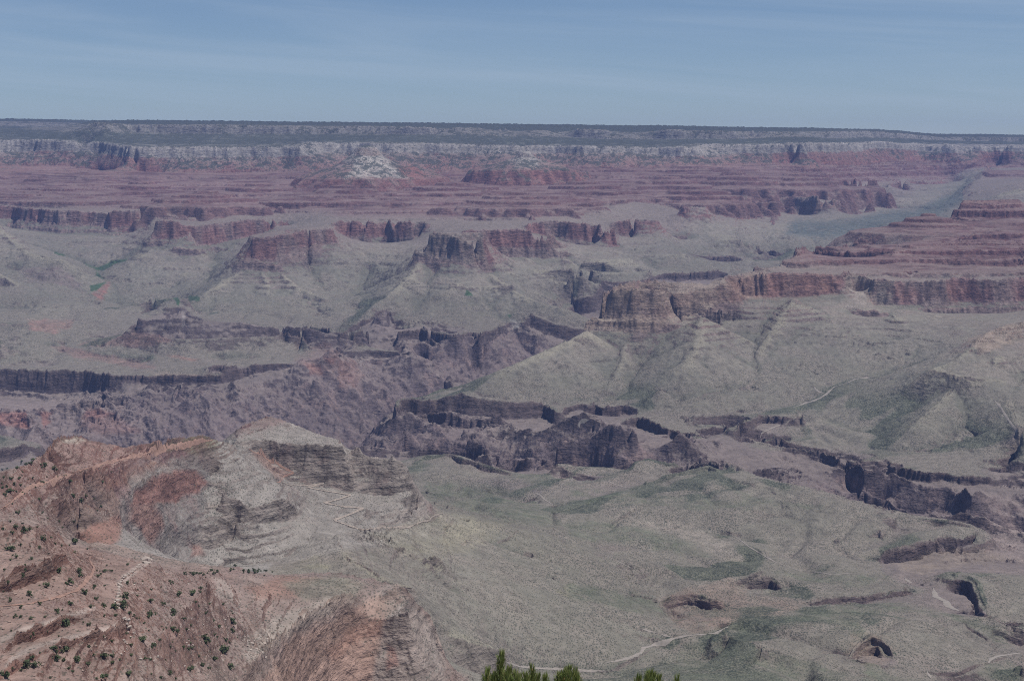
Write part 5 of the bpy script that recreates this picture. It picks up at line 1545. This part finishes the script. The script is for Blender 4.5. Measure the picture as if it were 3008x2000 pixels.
# ---------------- trails and dry washes ----------------
def ribbon(name, zone, pts, width, material, label, cat, lift=.5, wig=0.0, seed=0, step=4.0):
    ox, oy, sc = SHEET[zone]
    p = np.array([[float(q) for q in a.split(',')] for a in pts.split()]) / sc + (ox, oy)
    q = []
    for (a, b) in zip(p[:-1], p[1:]):
        n = max(1, int(math.hypot(*(b - a)) / step))
        for t in range(n):
            q.append(a + (b - a) * t / n)
    q.append(p[-1])
    g = [hit(u, v) for u, v in q]
    g = np.array([w for w in g if w is not None])
    if len(g) < 3:
        return None
    keep = [0]
    for k in range(1, len(g)):                       # leave out stretches that fall behind a crest
        if math.hypot(*(g[k] - g[keep[-1]])) < .045 * g[k][1] + 25:
            keep.append(k)
    g = g[keep]
    g[1:-1] = .25 * g[:-2] + .5 * g[1:-1] + .25 * g[2:]
    d = np.gradient(g, axis=0)
    d /= np.maximum(np.hypot(d[:, 0], d[:, 1]), 1e-6)[:, None]
    nrm = np.stack([-d[:, 1], d[:, 0]], -1)
    rg = np.random.RandomState(seed)
    m = len(g)
    w = width * (1 + wig * np.convolve(rg.randn(m + 6), np.ones(7) / 7 ** .5, 'valid') * .6)
    w = np.clip(w, width * .35, width * 2.2) * np.clip(.12 + np.minimum(np.arange(m), np.arange(m)[::-1]) / max(3, .18 * m), 0, 1)
    cols = 5
    V = []
    for j in range(cols):
        o = (j / (cols - 1) - .5)
        jit = wig * width * .12 * rg.randn(m)
        xy = g + nrm * (w * o + (jit if j in (0, cols - 1) else 0))[:, None]
        z = ground(xy[:, 0], xy[:, 1]) + lift * (1.0 if 0 < j < cols - 1 else .5)
        V.append(np.column_stack([xy, z]))
    V = np.stack(V, 1).reshape(-1, 3)
    Fc = [(k * cols + j, k * cols + j + 1, (k + 1) * cols + j + 1, (k + 1) * cols + j) for k in range(m - 1) for j in range(cols - 1)]
    o = mesh_obj(name, V.tolist(), Fc, material, None, True)
    return tag(o, label, cat, None, 'structure')


M_RED = simple('red_trail_dust', (.33, .205, .16), .2, 1 / 6)
M_PALE = simple('pale_trail_dust', (.36, .30, .25), .2, 1 / 6)
M_WASH = simple('wash_gravel', (.31, .27, .235), .4, 1 / 7, second=(.19, .17, .145))
ribbon('trail', 'A', '0,582 60,545 100,510 140,480 180,452 260,428 350,396 500,346 600,320 700,295 860,258 1000,218 1130,195 1200,186 1240,180', 5.5, M_RED,
       'long pale red trail climbing the ridge crest towards the butte', 'trail', 1.3, .25, 1)
ribbon('trail', 'A', '0,1140 160,1125 300,1095 440,1050 480,1015 500,990 530,950 545,920 525,890 515,860 540,845', 3.4, M_RED,
       'red trail bending round the juniper-dotted slope at lower left', 'trail', .9, .25, 2)
ribbon('trail', 'B', '150,310 185,335 220,335 250,370 300,385 330,410 395,440 325,462 330,485 300,492', 3.4, M_RED,
       'reddish trail dropping past the left end of the banded butte', 'trail', .6, .3, 3)
ribbon('trail', 'B', '330,497 370,508 460,512 555,500 470,522 560,540 700,562 640,585 555,605 660,625 772,634 700,665 610,700 690,728 765,752 860,738 960,735 1010,742 1060,715 1130,700 1140,685 1205,660', 4.2, M_PALE,
       'pale zigzag trail switching back below the banded butte', 'trail', 2.4, .2, 4, 2.5)
for k, (z_, p_, w_, lab) in enumerate((
        ('C', '1060,1450 1170,1430 1240,1410 1310,1380 1320,1350 1380,1335 1440,1320 1490,1300 1530,1285 1600,1270 1700,1262 1790,1252 1880,1210', 6.5, 'winding pale dry wash along the near edge of the green slope'),
        ('C', '1300,1222 1360,1240 1420,1255 1480,1272 1520,1283', 4.5, 'short pale feeder gully joining the winding wash'),
        ('C', '420,1445 520,1475 640,1485 800,1492 940,1500 1080,1502', 5, 'stony grey wash running behind the pine tips'),
        ('D', '1228,888 1245,905 1262,918 1282,922', 9, 'small pale patch of wash at the head of the rocky hollow'),
        ('D', '1412,948 1425,975 1432,1010 1470,1028 1505,1045 1515,1072 1550,1092 1595,1108', 11, 'broad pale gravel wash in the hollow below the shaded cliff'),
        ('D', '60,600 150,640 200,680 300,740 380,785 430,805 520,835 600,848 680,855 760,870 820,862 870,860 940,868', 3.6, 'thin pale path crossing the flat plateau'),
        ('6', '745,822 790,805 820,795 900,770 960,745 1000,720 1030,690 1060,668 1100,655 1150,640 1200,615 1270,608 1340,605', 11, 'branching pale wash in the valley under the right-hand mesa'),
        ('6', '912,665 930,690 950,705 990,715', 6, 'short pale gully falling into the valley wash'),
        ('6', '512,1030 520,1005 545,990 600,965 650,942 690,928', 8, 'pale wash cutting back behind the canyon brink'),
        ('C', '1080,245 1105,262 1140,275 1190,290 1235,302', 4, 'faint pale wash beside the dark outcrop'),
        ('C', '600,328 645,345 665,370 700,392 735,412', 5, 'pale stream bed leading into the gorge'),
        ('D', '1378,1500 1390,1525 1402,1552', 6, 'short pale wash at the lower right below the hollowed cliff'),
        ('D', '1780,1450 1800,1420 1850,1402 1920,1392 2000,1382', 6, 'pale wash under the bedded bank at the right edge'),
        ('6', '2150,760 2190,800 2240,880 2290,950 2330,990 2358,1030', 8, 'pale debris streak running down the right-hand talus'),
        ('5', '1660,960 1650,935 1670,915 1720,905', 9, 'pale scar on the brown slope under the sandstone rim'),
        ('C', '1000,700 1080,745 1150,780 1250,828', 3.2, 'faint pale gully line on the open slope'))):
    ribbon('wash', z_, p_, w_, M_WASH, lab, 'wash', .9, .45, 20 + k, 3.0)
print('ribbons', time.time() - T0)

# ---------------- junipers ----------------
M_LEAF = simple('juniper_green', (.115, .135, .07), .3, 1.2, second=(.07, .09, .045))
M_BARK = simple('juniper_bark', (.10, .075, .055), .3, 4)


def juniper(seed):
    rg = np.random.RandomState(seed)
    V, Fc = [], []
    tall = .85 + .5 * rg.rand()
    blobs = [(rg.randn() * .33, rg.randn() * .33, .35 + rg.rand() * .75 * tall, .28 + .22 * rg.rand()) for _ in range(9)]
    for bx, by, bz, br in blobs:
        for _ in range(26):
            d = rg.randn(3); d /= np.linalg.norm(d)
            c = np.array((bx, by, bz)) + d * br * (.55 + .5 * rg.rand())
            c[2] = max(c[2], .08)
            a = rg.randn(3); a /= np.linalg.norm(a)
            b = np.cross(a, d); b /= max(np.linalg.norm(b), 1e-6)
            s = .10 + .10 * rg.rand()
            k = len(V)
            V += [tuple(c + a * s), tuple(c + b * s * .8), tuple(c - a * s), tuple(c - b * s * .8)]
            Fc.append((k, k + 1, k + 2, k + 3))
    cm = bpy.data.meshes.new('crown')
    cm.from_pydata(V, [], Fc); cm.materials.append(M_LEAF)
    V, Fc = [], []
    for j, (h, r) in enumerate(((-.25, .10), (.25, .08), (.7, .04))):
        for q in range(6):
            V.append((r * math.cos(q * 1.047) + .05 * j * math.sin(seed), r * math.sin(q * 1.047), h))
    for j in range(2):
        for q in range(6):
            Fc.append((j * 6 + q, j * 6 + (q + 1) % 6, j * 6 + 6 + (q + 1) % 6, j * 6 + 6 + q))
    tm = bpy.data.meshes.new('trunk')
    tm.from_pydata(V, [], Fc); tm.materials.append(M_BARK)
    return cm, tm


PROTO = [juniper(300 + k) for k in range(6)]
rg = np.random.RandomState(9)
TREES = []


def trees(zone, pts, size, label, group):
    ox, oy, sc = SHEET[zone]
    for a in pts.split():
        q = [float(w) for w in a.split(',')]
        TREES.append((ox + q[0] / sc, oy + q[1] / sc, q[2] if len(q) > 2 else size * (.45 + .7 * rg.rand() ** 1.5), label, group))


G1 = ('dark green juniper standing among the red ledges at lower left', 'junipers among the lower-left ledges')
G2 = ('dark green juniper on the grey-pink slope left of the near red cliff', 'junipers on the slope beside the near red cliff')
G3 = ('small dark juniper on the outer flank of the ridge that carries the long trail', 'junipers on the trail ridge')
G4 = ('green shrub in the bushy line along the near ridge crest below the amphitheatre', 'shrubs along the near ridge crest')
trees('A', '60,820,6 145,905 225,805 140,715,5 72,720 215,685 130,665 60,655 20,700 295,745 400,790 435,780,5.5 430,830 505,812 345,945 400,1015,5 490,1070 615,905 605,940 565,970 455,945 465,970 '
      '230,1130 405,1130 180,1210 330,1180 375,1255,5 600,1145 510,1250 385,1395 310,1390 325,1450,4.5 440,1455 540,1425 505,1475 600,1440 180,1440 205,1490 160,1490 70,1495 30,1545,5 395,1500 600,1555 '
      '270,1030 170,1080 120,1150 60,1110 545,1030 555,1100 95,860 180,870 250,760 320,780 170,700 90,690', 3.8, *G1)
trees('A', '660,1155 710,1150,5.5 720,1100,5 790,1080 865,1115,4.5 940,1130 870,1195,5 995,1190,5 1030,1080,5 1110,1070,6 1155,1040 1060,1215 1100,1255 770,1195 830,1240 820,1340,5.5 740,1540 865,1450 895,1370 '
      '1000,1290,5.5 1190,1350,7 1290,1410,8 1235,1450,5 1235,1310 1260,1260 1340,1240,5 1340,1290 1300,1340 1160,1480 1100,1510 1200,1495 1330,1500,5.5 1285,1130 1205,1125 735,905 640,940 1020,1290 1085,1390 1145,1430', 4.2, *G2)
trees('A', '15,355 40,350 65,410 110,410 85,440 40,455 15,460 190,300 150,325 125,310 255,335 315,360,4 235,330 400,422,4 640,370 590,425 420,515,4 495,515 100,605,4 245,605 275,632 225,527 340,655 360,690 425,690 '
      '60,485,5.5 30,500 95,480 20,400 130,370 175,320 100,350 540,535 560,590 470,540 580,560', 3.6, *G3)
for k in range(40):
    t = rg.rand()
    trees('A', '%.0f,%.0f' % (1050 + 520 * t + rg.randn() * 6, np.interp(1050 + 520 * t, [1050, 1150, 1250, 1372, 1450, 1570], [940, 936, 925, 902, 925, 935]) + rg.randn() * 4 + 8 + 26 * rg.rand() ** 2), 2.6, *G4)


def scatter(zone, poly, n, size, lab):
    p = np.array([[float(q) for q in a.split(',')] for a in poly.split()])
    c = 0
    while c < n:
        x, y = p[:, 0].min() + np.ptp(p[:, 0]) * rg.rand(), p[:, 1].min() + np.ptp(p[:, 1]) * rg.rand()
        ins = False
        for (x0, y0), (x1, y1) in zip(p, np.roll(p, -1, 0)):
            if (y0 > y) != (y1 > y) and x < (x1 - x0) * (y - y0) / (y1 - y0) + x0:
                ins = not ins
        if ins:
            c += 1
            trees(zone, '%.0f,%.0f' % (x, y), size, *lab)


scatter('A', '0,680 330,740 560,880 640,1100 600,1568 0,1568', 45, 2.4, G1)
scatter('A', '680,960 1000,960 1372,1180 1372,1568 1150,1568 640,1568 640,1200', 60, 2.6, G2)
scatter('A', '0,330 250,290 500,350 300,430 100,540 0,600', 22, 2.4, G3)
first = set()
for k, (u, v, size, label, group) in enumerate(TREES[:299]):
    g = hit(u, v)
    if g is None:
        continue
    cm, tm = PROTO[k % 6][:2]
    if k % 6 not in first:
        first.add(k % 6)
        r_ = bpy.data.objects.new('juniper', None); C.collection.objects.link(r_)
        c_ = bpy.data.objects.new('crown', cm); C.collection.objects.link(c_); c_.parent = r_
        b_ = bpy.data.objects.new('trunk', tm); C.collection.objects.link(b_); b_.parent = r_
        PROTO[k % 6] = (cm, tm, r_, c_, b_)
    else:
        r0, c0, b0 = PROTO[k % 6][2:]
        r_ = r0.copy(); C.collection.objects.link(r_)
        for s0 in (c0, b0):
            n_ = s0.copy(); C.collection.objects.link(n_); n_.parent = r_
    z = float(ground(np.array([g[0]]), np.array([g[1]]))[0])
    r_.location = (g[0], g[1], z)
    h = size * g[1] / 1500.0 if g[1] > 1500 else size
    r_.scale = (h * .8, h * .8, h * .8 * (.85 + .4 * rg.rand()))
    r_.rotation_euler = (0, 0, rg.rand() * 6.28)
    tag(r_, label, 'juniper', group)
print('junipers', time.time() - T0)

# ---------------- boulders ----------------
M_STONE = simple('pale_boulder', (.42, .36, .31), .3, 1 / 2.5, second=(.33, .27, .23))
M_PINK = simple('pink_boulder', (.34, .25, .205), .3, 1 / 2.5)


def boulder(seed, m):
    rg = np.random.RandomState(seed)
    import bmesh
    bm = bmesh.new()
    pts = rg.randn(22, 3)
    pts /= np.linalg.norm(pts, axis=1)[:, None]
    pts = np.sign(pts) * np.abs(pts) ** .6 * np.array((1, .8, .62)) * (.85 + .3 * rg.rand(22, 1))
    for p in pts:
        bm.verts.new(p)
    r = bmesh.ops.convex_hull(bm, input=bm.verts[:])
    bmesh.ops.delete(bm, geom=list({g for g in r['geom_interior'] if isinstance(g, bmesh.types.BMVert)}), context='VERTS')
    bmesh.ops.bevel(bm, geom=bm.edges[:], offset=.05, segments=1, affect='EDGES')
    me = bpy.data.meshes.new('boulder')
    bm.to_mesh(me); bm.free()
    me.materials.append(m)
    return me


B1_ = [boulder(500 + k, M_STONE) for k in range(5)] + [boulder(520 + k, M_PINK) for k in range(5)]


def rocks(zone, pts, size, label, group, pink=False):
    ox, oy, sc = SHEET[zone]
    for a in pts.split():
        q = [float(w) for w in a.split(',')]
        g = hit(ox + q[0] / sc, oy + q[1] / sc)
        if g is None:
            continue
        o = bpy.data.objects.new('boulder', B1_[rg.randint(5) + (5 if pink else 0)])
        C.collection.objects.link(o)
        h = (q[2] if len(q) > 2 else size) * (.7 + .6 * rg.rand())
        o.location = (g[0], g[1], float(ground(np.array([g[0]]), np.array([g[1]]))[0]) + .25 * h)
        o.scale = (h, h * (.7 + .5 * rg.rand()), h * (.8 + .4 * rg.rand()))
        o.rotation_euler = (rg.randn() * .25, rg.randn() * .25, rg.rand() * 6.28)
        tag(o, label, 'boulder', group)


rocks('A', '820,868,3.2 835,872,4 850,868,4.2 862,875,3 840,890,3 855,890,2.6 826,884,2.4', 3, 'whitish block in the outcrop that ends the rocky rib on the near ridge', 'white blocks of the outcrop on the near ridge')
rocks('A', '800,900 790,915 775,930 760,940 745,950 735,955 720,965 710,975 700,985 695,1000 690,1015 685,1030 680,1045 680,1065 678,1085 675,1105 680,1130 685,1150', 1.9,
      'pale block in the rocky rib running down the near ridge', 'pale blocks of the rocky rib')
rocks('A', '715,1210,2.6 725,1218,2.6 735,1225,2.2 728,1240,2.4 740,1250,2', 2, 'white block at the right end of the lower ledge', 'white blocks at the end of the lower ledge')
rocks('B', '165,1370,2.6 215,1370,2.6 235,1362,2.4 150,1350 190,1395 205,1400 225,1415 240,1440 180,1350 140,1380 160,1400 250,1340 130,1330', 1.8,
      'pale boulder lying on the slope above the near red cliff', 'boulders above the near red cliff')
rocks('A', '%s' % ' '.join('%d,%d' % (x, y) for x, y in zip(rg.randint(0, 620, 45), rg.randint(690, 1560, 45))), 1.2, 'small pinkish boulder strewn on the juniper slope at lower left', 'small boulders on the juniper slope', True)
rocks('A', '%s' % ' '.join('%d,%d' % (x, y) for x, y in zip(rg.randint(650, 1300, 45), rg.randint(1000, 1560, 45))), 1.1, 'small grey boulder strewn between the junipers left of the near cliff', 'small boulders beside the near cliff')
print('boulders', time.time() - T0)

# ---------------- the overlook and its pines ----------------
M_RIM = simple('rim_limestone', (.36, .32, .26), .35, .8, second=(.24, .20, .16))
rows = [(-10, -1.75), (-3, -1.7), (.8, -1.75), (2.5, -2.6), (4.2, -4.1), (7, -5.2), (11, -8), (25, -24), (70, -66), (180, -150), (360, -270)]
V, Fc = [], []
cols = 61
for r, z in rows:
    for j in range(cols):
        a = (j / (cols - 1) * 2 - 1) * TH
        w = 14 if r < 12 else r
        x = w * math.tan(a) * (1.6 if r < 12 else 1.0) if r < 12 else r * math.sin(a)
        y = r if r < 12 else r * math.cos(a)
        n = .25 * math.sin(x * 1.3 + r) + .2 * math.sin(x * 2.9 - r * 2)
        V.append((x, y, z + n * min(1, max(.3, r / 15))))
for j in range(cols):
    a = (j / (cols - 1) * 2 - 1) * TH
    i = int(round((a + TH) / CELL))
    V.append((float(VX[min(i, NT - 1), 0]), float(VY[min(i, NT - 1), 0]), float(VZ[min(i, NT - 1), 0])))
for k in range(len(rows)):
    for j in range(cols - 1):
        Fc.append((k * cols + j, k * cols + j + 1, (k + 1) * cols + j + 1, (k + 1) * cols + j))
tag(mesh_obj('ground', V, Fc, M_RIM, None, True), 'pale limestone slope of the overlook under the viewer', 'ground', None, 'structure')

kn = NT_('pine_needles')
g_ = kn.n('NewGeometry')
rnd = g_.outputs['Random Per Island']
kn.put(kn.b.inputs['Base Color'], kn.ramp(rnd, [(0, (.12, .17, .05)), (.5, (.18, .23, .068)), (.85, (.26, .28, .095)), (1, (.34, .29, .13))]))
kn.b.inputs['Roughness'].default_value = .55
kn.b.inputs['Specular IOR Level'].default_value = .3
M_NEEDLE = kn.m
M_TWIG = simple('pine_twig', (.20, .135, .07), .3, 60)
M_PBARK = simple('pine_bark', (.16, .11, .08), .35, 12)
rg = np.random.RandomState(77)


def tube(path, radii, sides=7):
    V, Fc = [], []
    for k, (p, r) in enumerate(zip(path, radii)):
        for q in range(sides):
            a = q / sides * 2 * math.pi
            V.append((p[0] + r * math.cos(a), p[1] + r * math.sin(a), p[2]))
    for k in range(len(path) - 1):
        for q in range(sides):
            Fc.append((k * sides + q, k * sides + (q + 1) % sides, (k + 1) * sides + (q + 1) % sides, (k + 1) * sides + q))
    Fc.append(tuple(reversed(range(sides))))
    Fc.append(tuple((len(path) - 1) * sides + q for q in range(sides)))
    return V, Fc


def shoot(root, base, tip, thick=.022, fat=1.0):
    """one upright leafy shoot: twig with its needles"""
    base, tip = np.array(base), np.array(tip)
    ax = tip - base
    L_ = np.linalg.norm(ax)
    bend = np.array((rg.randn() * .01, rg.randn() * .01, 0))
    path = [base + ax * t + bend * math.sin(t * math.pi) for t in np.linspace(0, 1, 6)]
    V, Fc = tube(path, [thick * .35, thick * .32, thick * .28, thick * .25, thick * .25, thick * .12], 6)
    b = mesh_obj('branch', V, Fc, M_TWIG, root, True)
    V, Fc = [], []
    d0 = ax / L_
    for k in range(int(330 * min(1.5, L_ / .16))):
        t = rg.rand() ** .8
        p = base + ax * t + bend * math.sin(t * math.pi)
        a = rg.rand() * 2 * math.pi
        s = np.array((math.cos(a), math.sin(a), 0))
        s -= d0 * s.dot(d0); s /= np.linalg.norm(s)
        lean = .55 + .45 * rg.rand() if t < .85 else .15 + .5 * rg.rand()
        d = d0 * (1.0 - .35 * lean) + s * lean * .64 * fat + np.array((0, 0, .25))
        d /= np.linalg.norm(d)
        ln = (.030 + .015 * rg.rand()) * (1 if t < .9 else .75)
        w = np.cross(d, rg.randn(3)); w /= np.linalg.norm(w); w *= .00085
        w2 = np.cross(d, w)
        p = p + s * thick * .2
        q = p + d * ln * .6 + np.array((0, 0, .002))
        e = p + d * ln + np.array((0, 0, .006))
        n = len(V)
        for w_ in (w, -.5 * w + .87 * w2, -.5 * w - .87 * w2):
            V.append(tuple(p + w_))
        for w_ in (w, -.5 * w + .87 * w2, -.5 * w - .87 * w2):
            V.append(tuple(q + w_))
        V.append(tuple(e))
        for i in range(3):
            Fc.append((n + i, n + (i + 1) % 3, n + 3 + (i + 1) % 3, n + 3 + i))
            Fc.append((n + 3 + i, n + 3 + (i + 1) % 3, n + 6))
    mesh_obj('needles', V, Fc, M_NEEDLE, b)


def pine(cx, cy, gz, tips, label, low):
    root = bpy.data.objects.new('pine_tree', None)
    C.collection.objects.link(root)
    root.location = (cx, cy, gz)
    tag(root, label, 'pine tree')
    P = [np.array(q) - (cx, cy, gz) for q in tips]
    top = max(p[2] for p in P)
    path = [np.array((0.03 * math.sin(3 * t), .03 * math.cos(4 * t), -.25 + (top * .86 + .25) * t)) for t in np.linspace(0, 1, 9)]
    V, Fc = tube(path, [.085, .07, .062, .055, .047, .038, .03, .022, .012], 9)
    mesh_obj('trunk', V, Fc, M_PBARK, root, True)
    for p in P:
        shoot(root, p - np.array((rg.randn() * .012, rg.randn() * .012, .17 + .05 * rg.rand())), p)
    for _ in range(low):
        a, h = rg.rand() * 6.28, top * (.35 + .45 * rg.rand())
        r = (.15 + .35 * rg.rand()) * (1.15 - h / top)
        b0 = np.array((.02, 0, h))
        b1 = b0 + np.array((r * math.cos(a), r * math.sin(a), .12 + .12 * rg.rand()))
        shoot(root, b0, b1, .03)


def at(u, v, y):
    return (side(u, v, y), y, -fall(v) * y)


pine(at(1500, 2000, 6.1)[0], 6.1, -4.9, [at(1475, 1924, 6.0), at(1434, 1972, 5.9), at(1497, 1968, 6.1), at(1455, 1985, 6.2), at(1515, 1982, 5.8), at(1563, 1963, 6.1), at(1541, 1985, 6.0), at(1582, 1988, 6.3), at(1604, 1991, 6.2),
                                         at(1480, 1978, 5.8), at(1445, 1992, 6.0), at(1525, 1992, 6.2)], 'green pine whose tallest candle tip pokes up at the bottom edge', 40)
pine(at(1672, 2000, 6.4)[0], 6.5, -5.1, [at(1676, 1967, 6.4), at(1660, 1974, 6.3), at(1688, 1972, 6.5), at(1644, 1984, 6.4), at(1692, 1984, 6.2), at(1668, 1980, 6.2), at(1652, 1990, 6.6)],
     'broad bushy pine tip just right of the tallest candle at the bottom edge', 34)
pine(at(1912, 2000, 6.2)[0], 6.2, -4.9, [at(1912, 1980, 6.2), at(1900, 1987, 6.1), at(1922, 1986, 6.3), at(1878, 1991, 6.2), at(1990, 1996, 6.2), at(1935, 1993, 6.1)],
     'low pine tip farthest right along the bottom edge', 34)
print('pines', time.time() - T0)
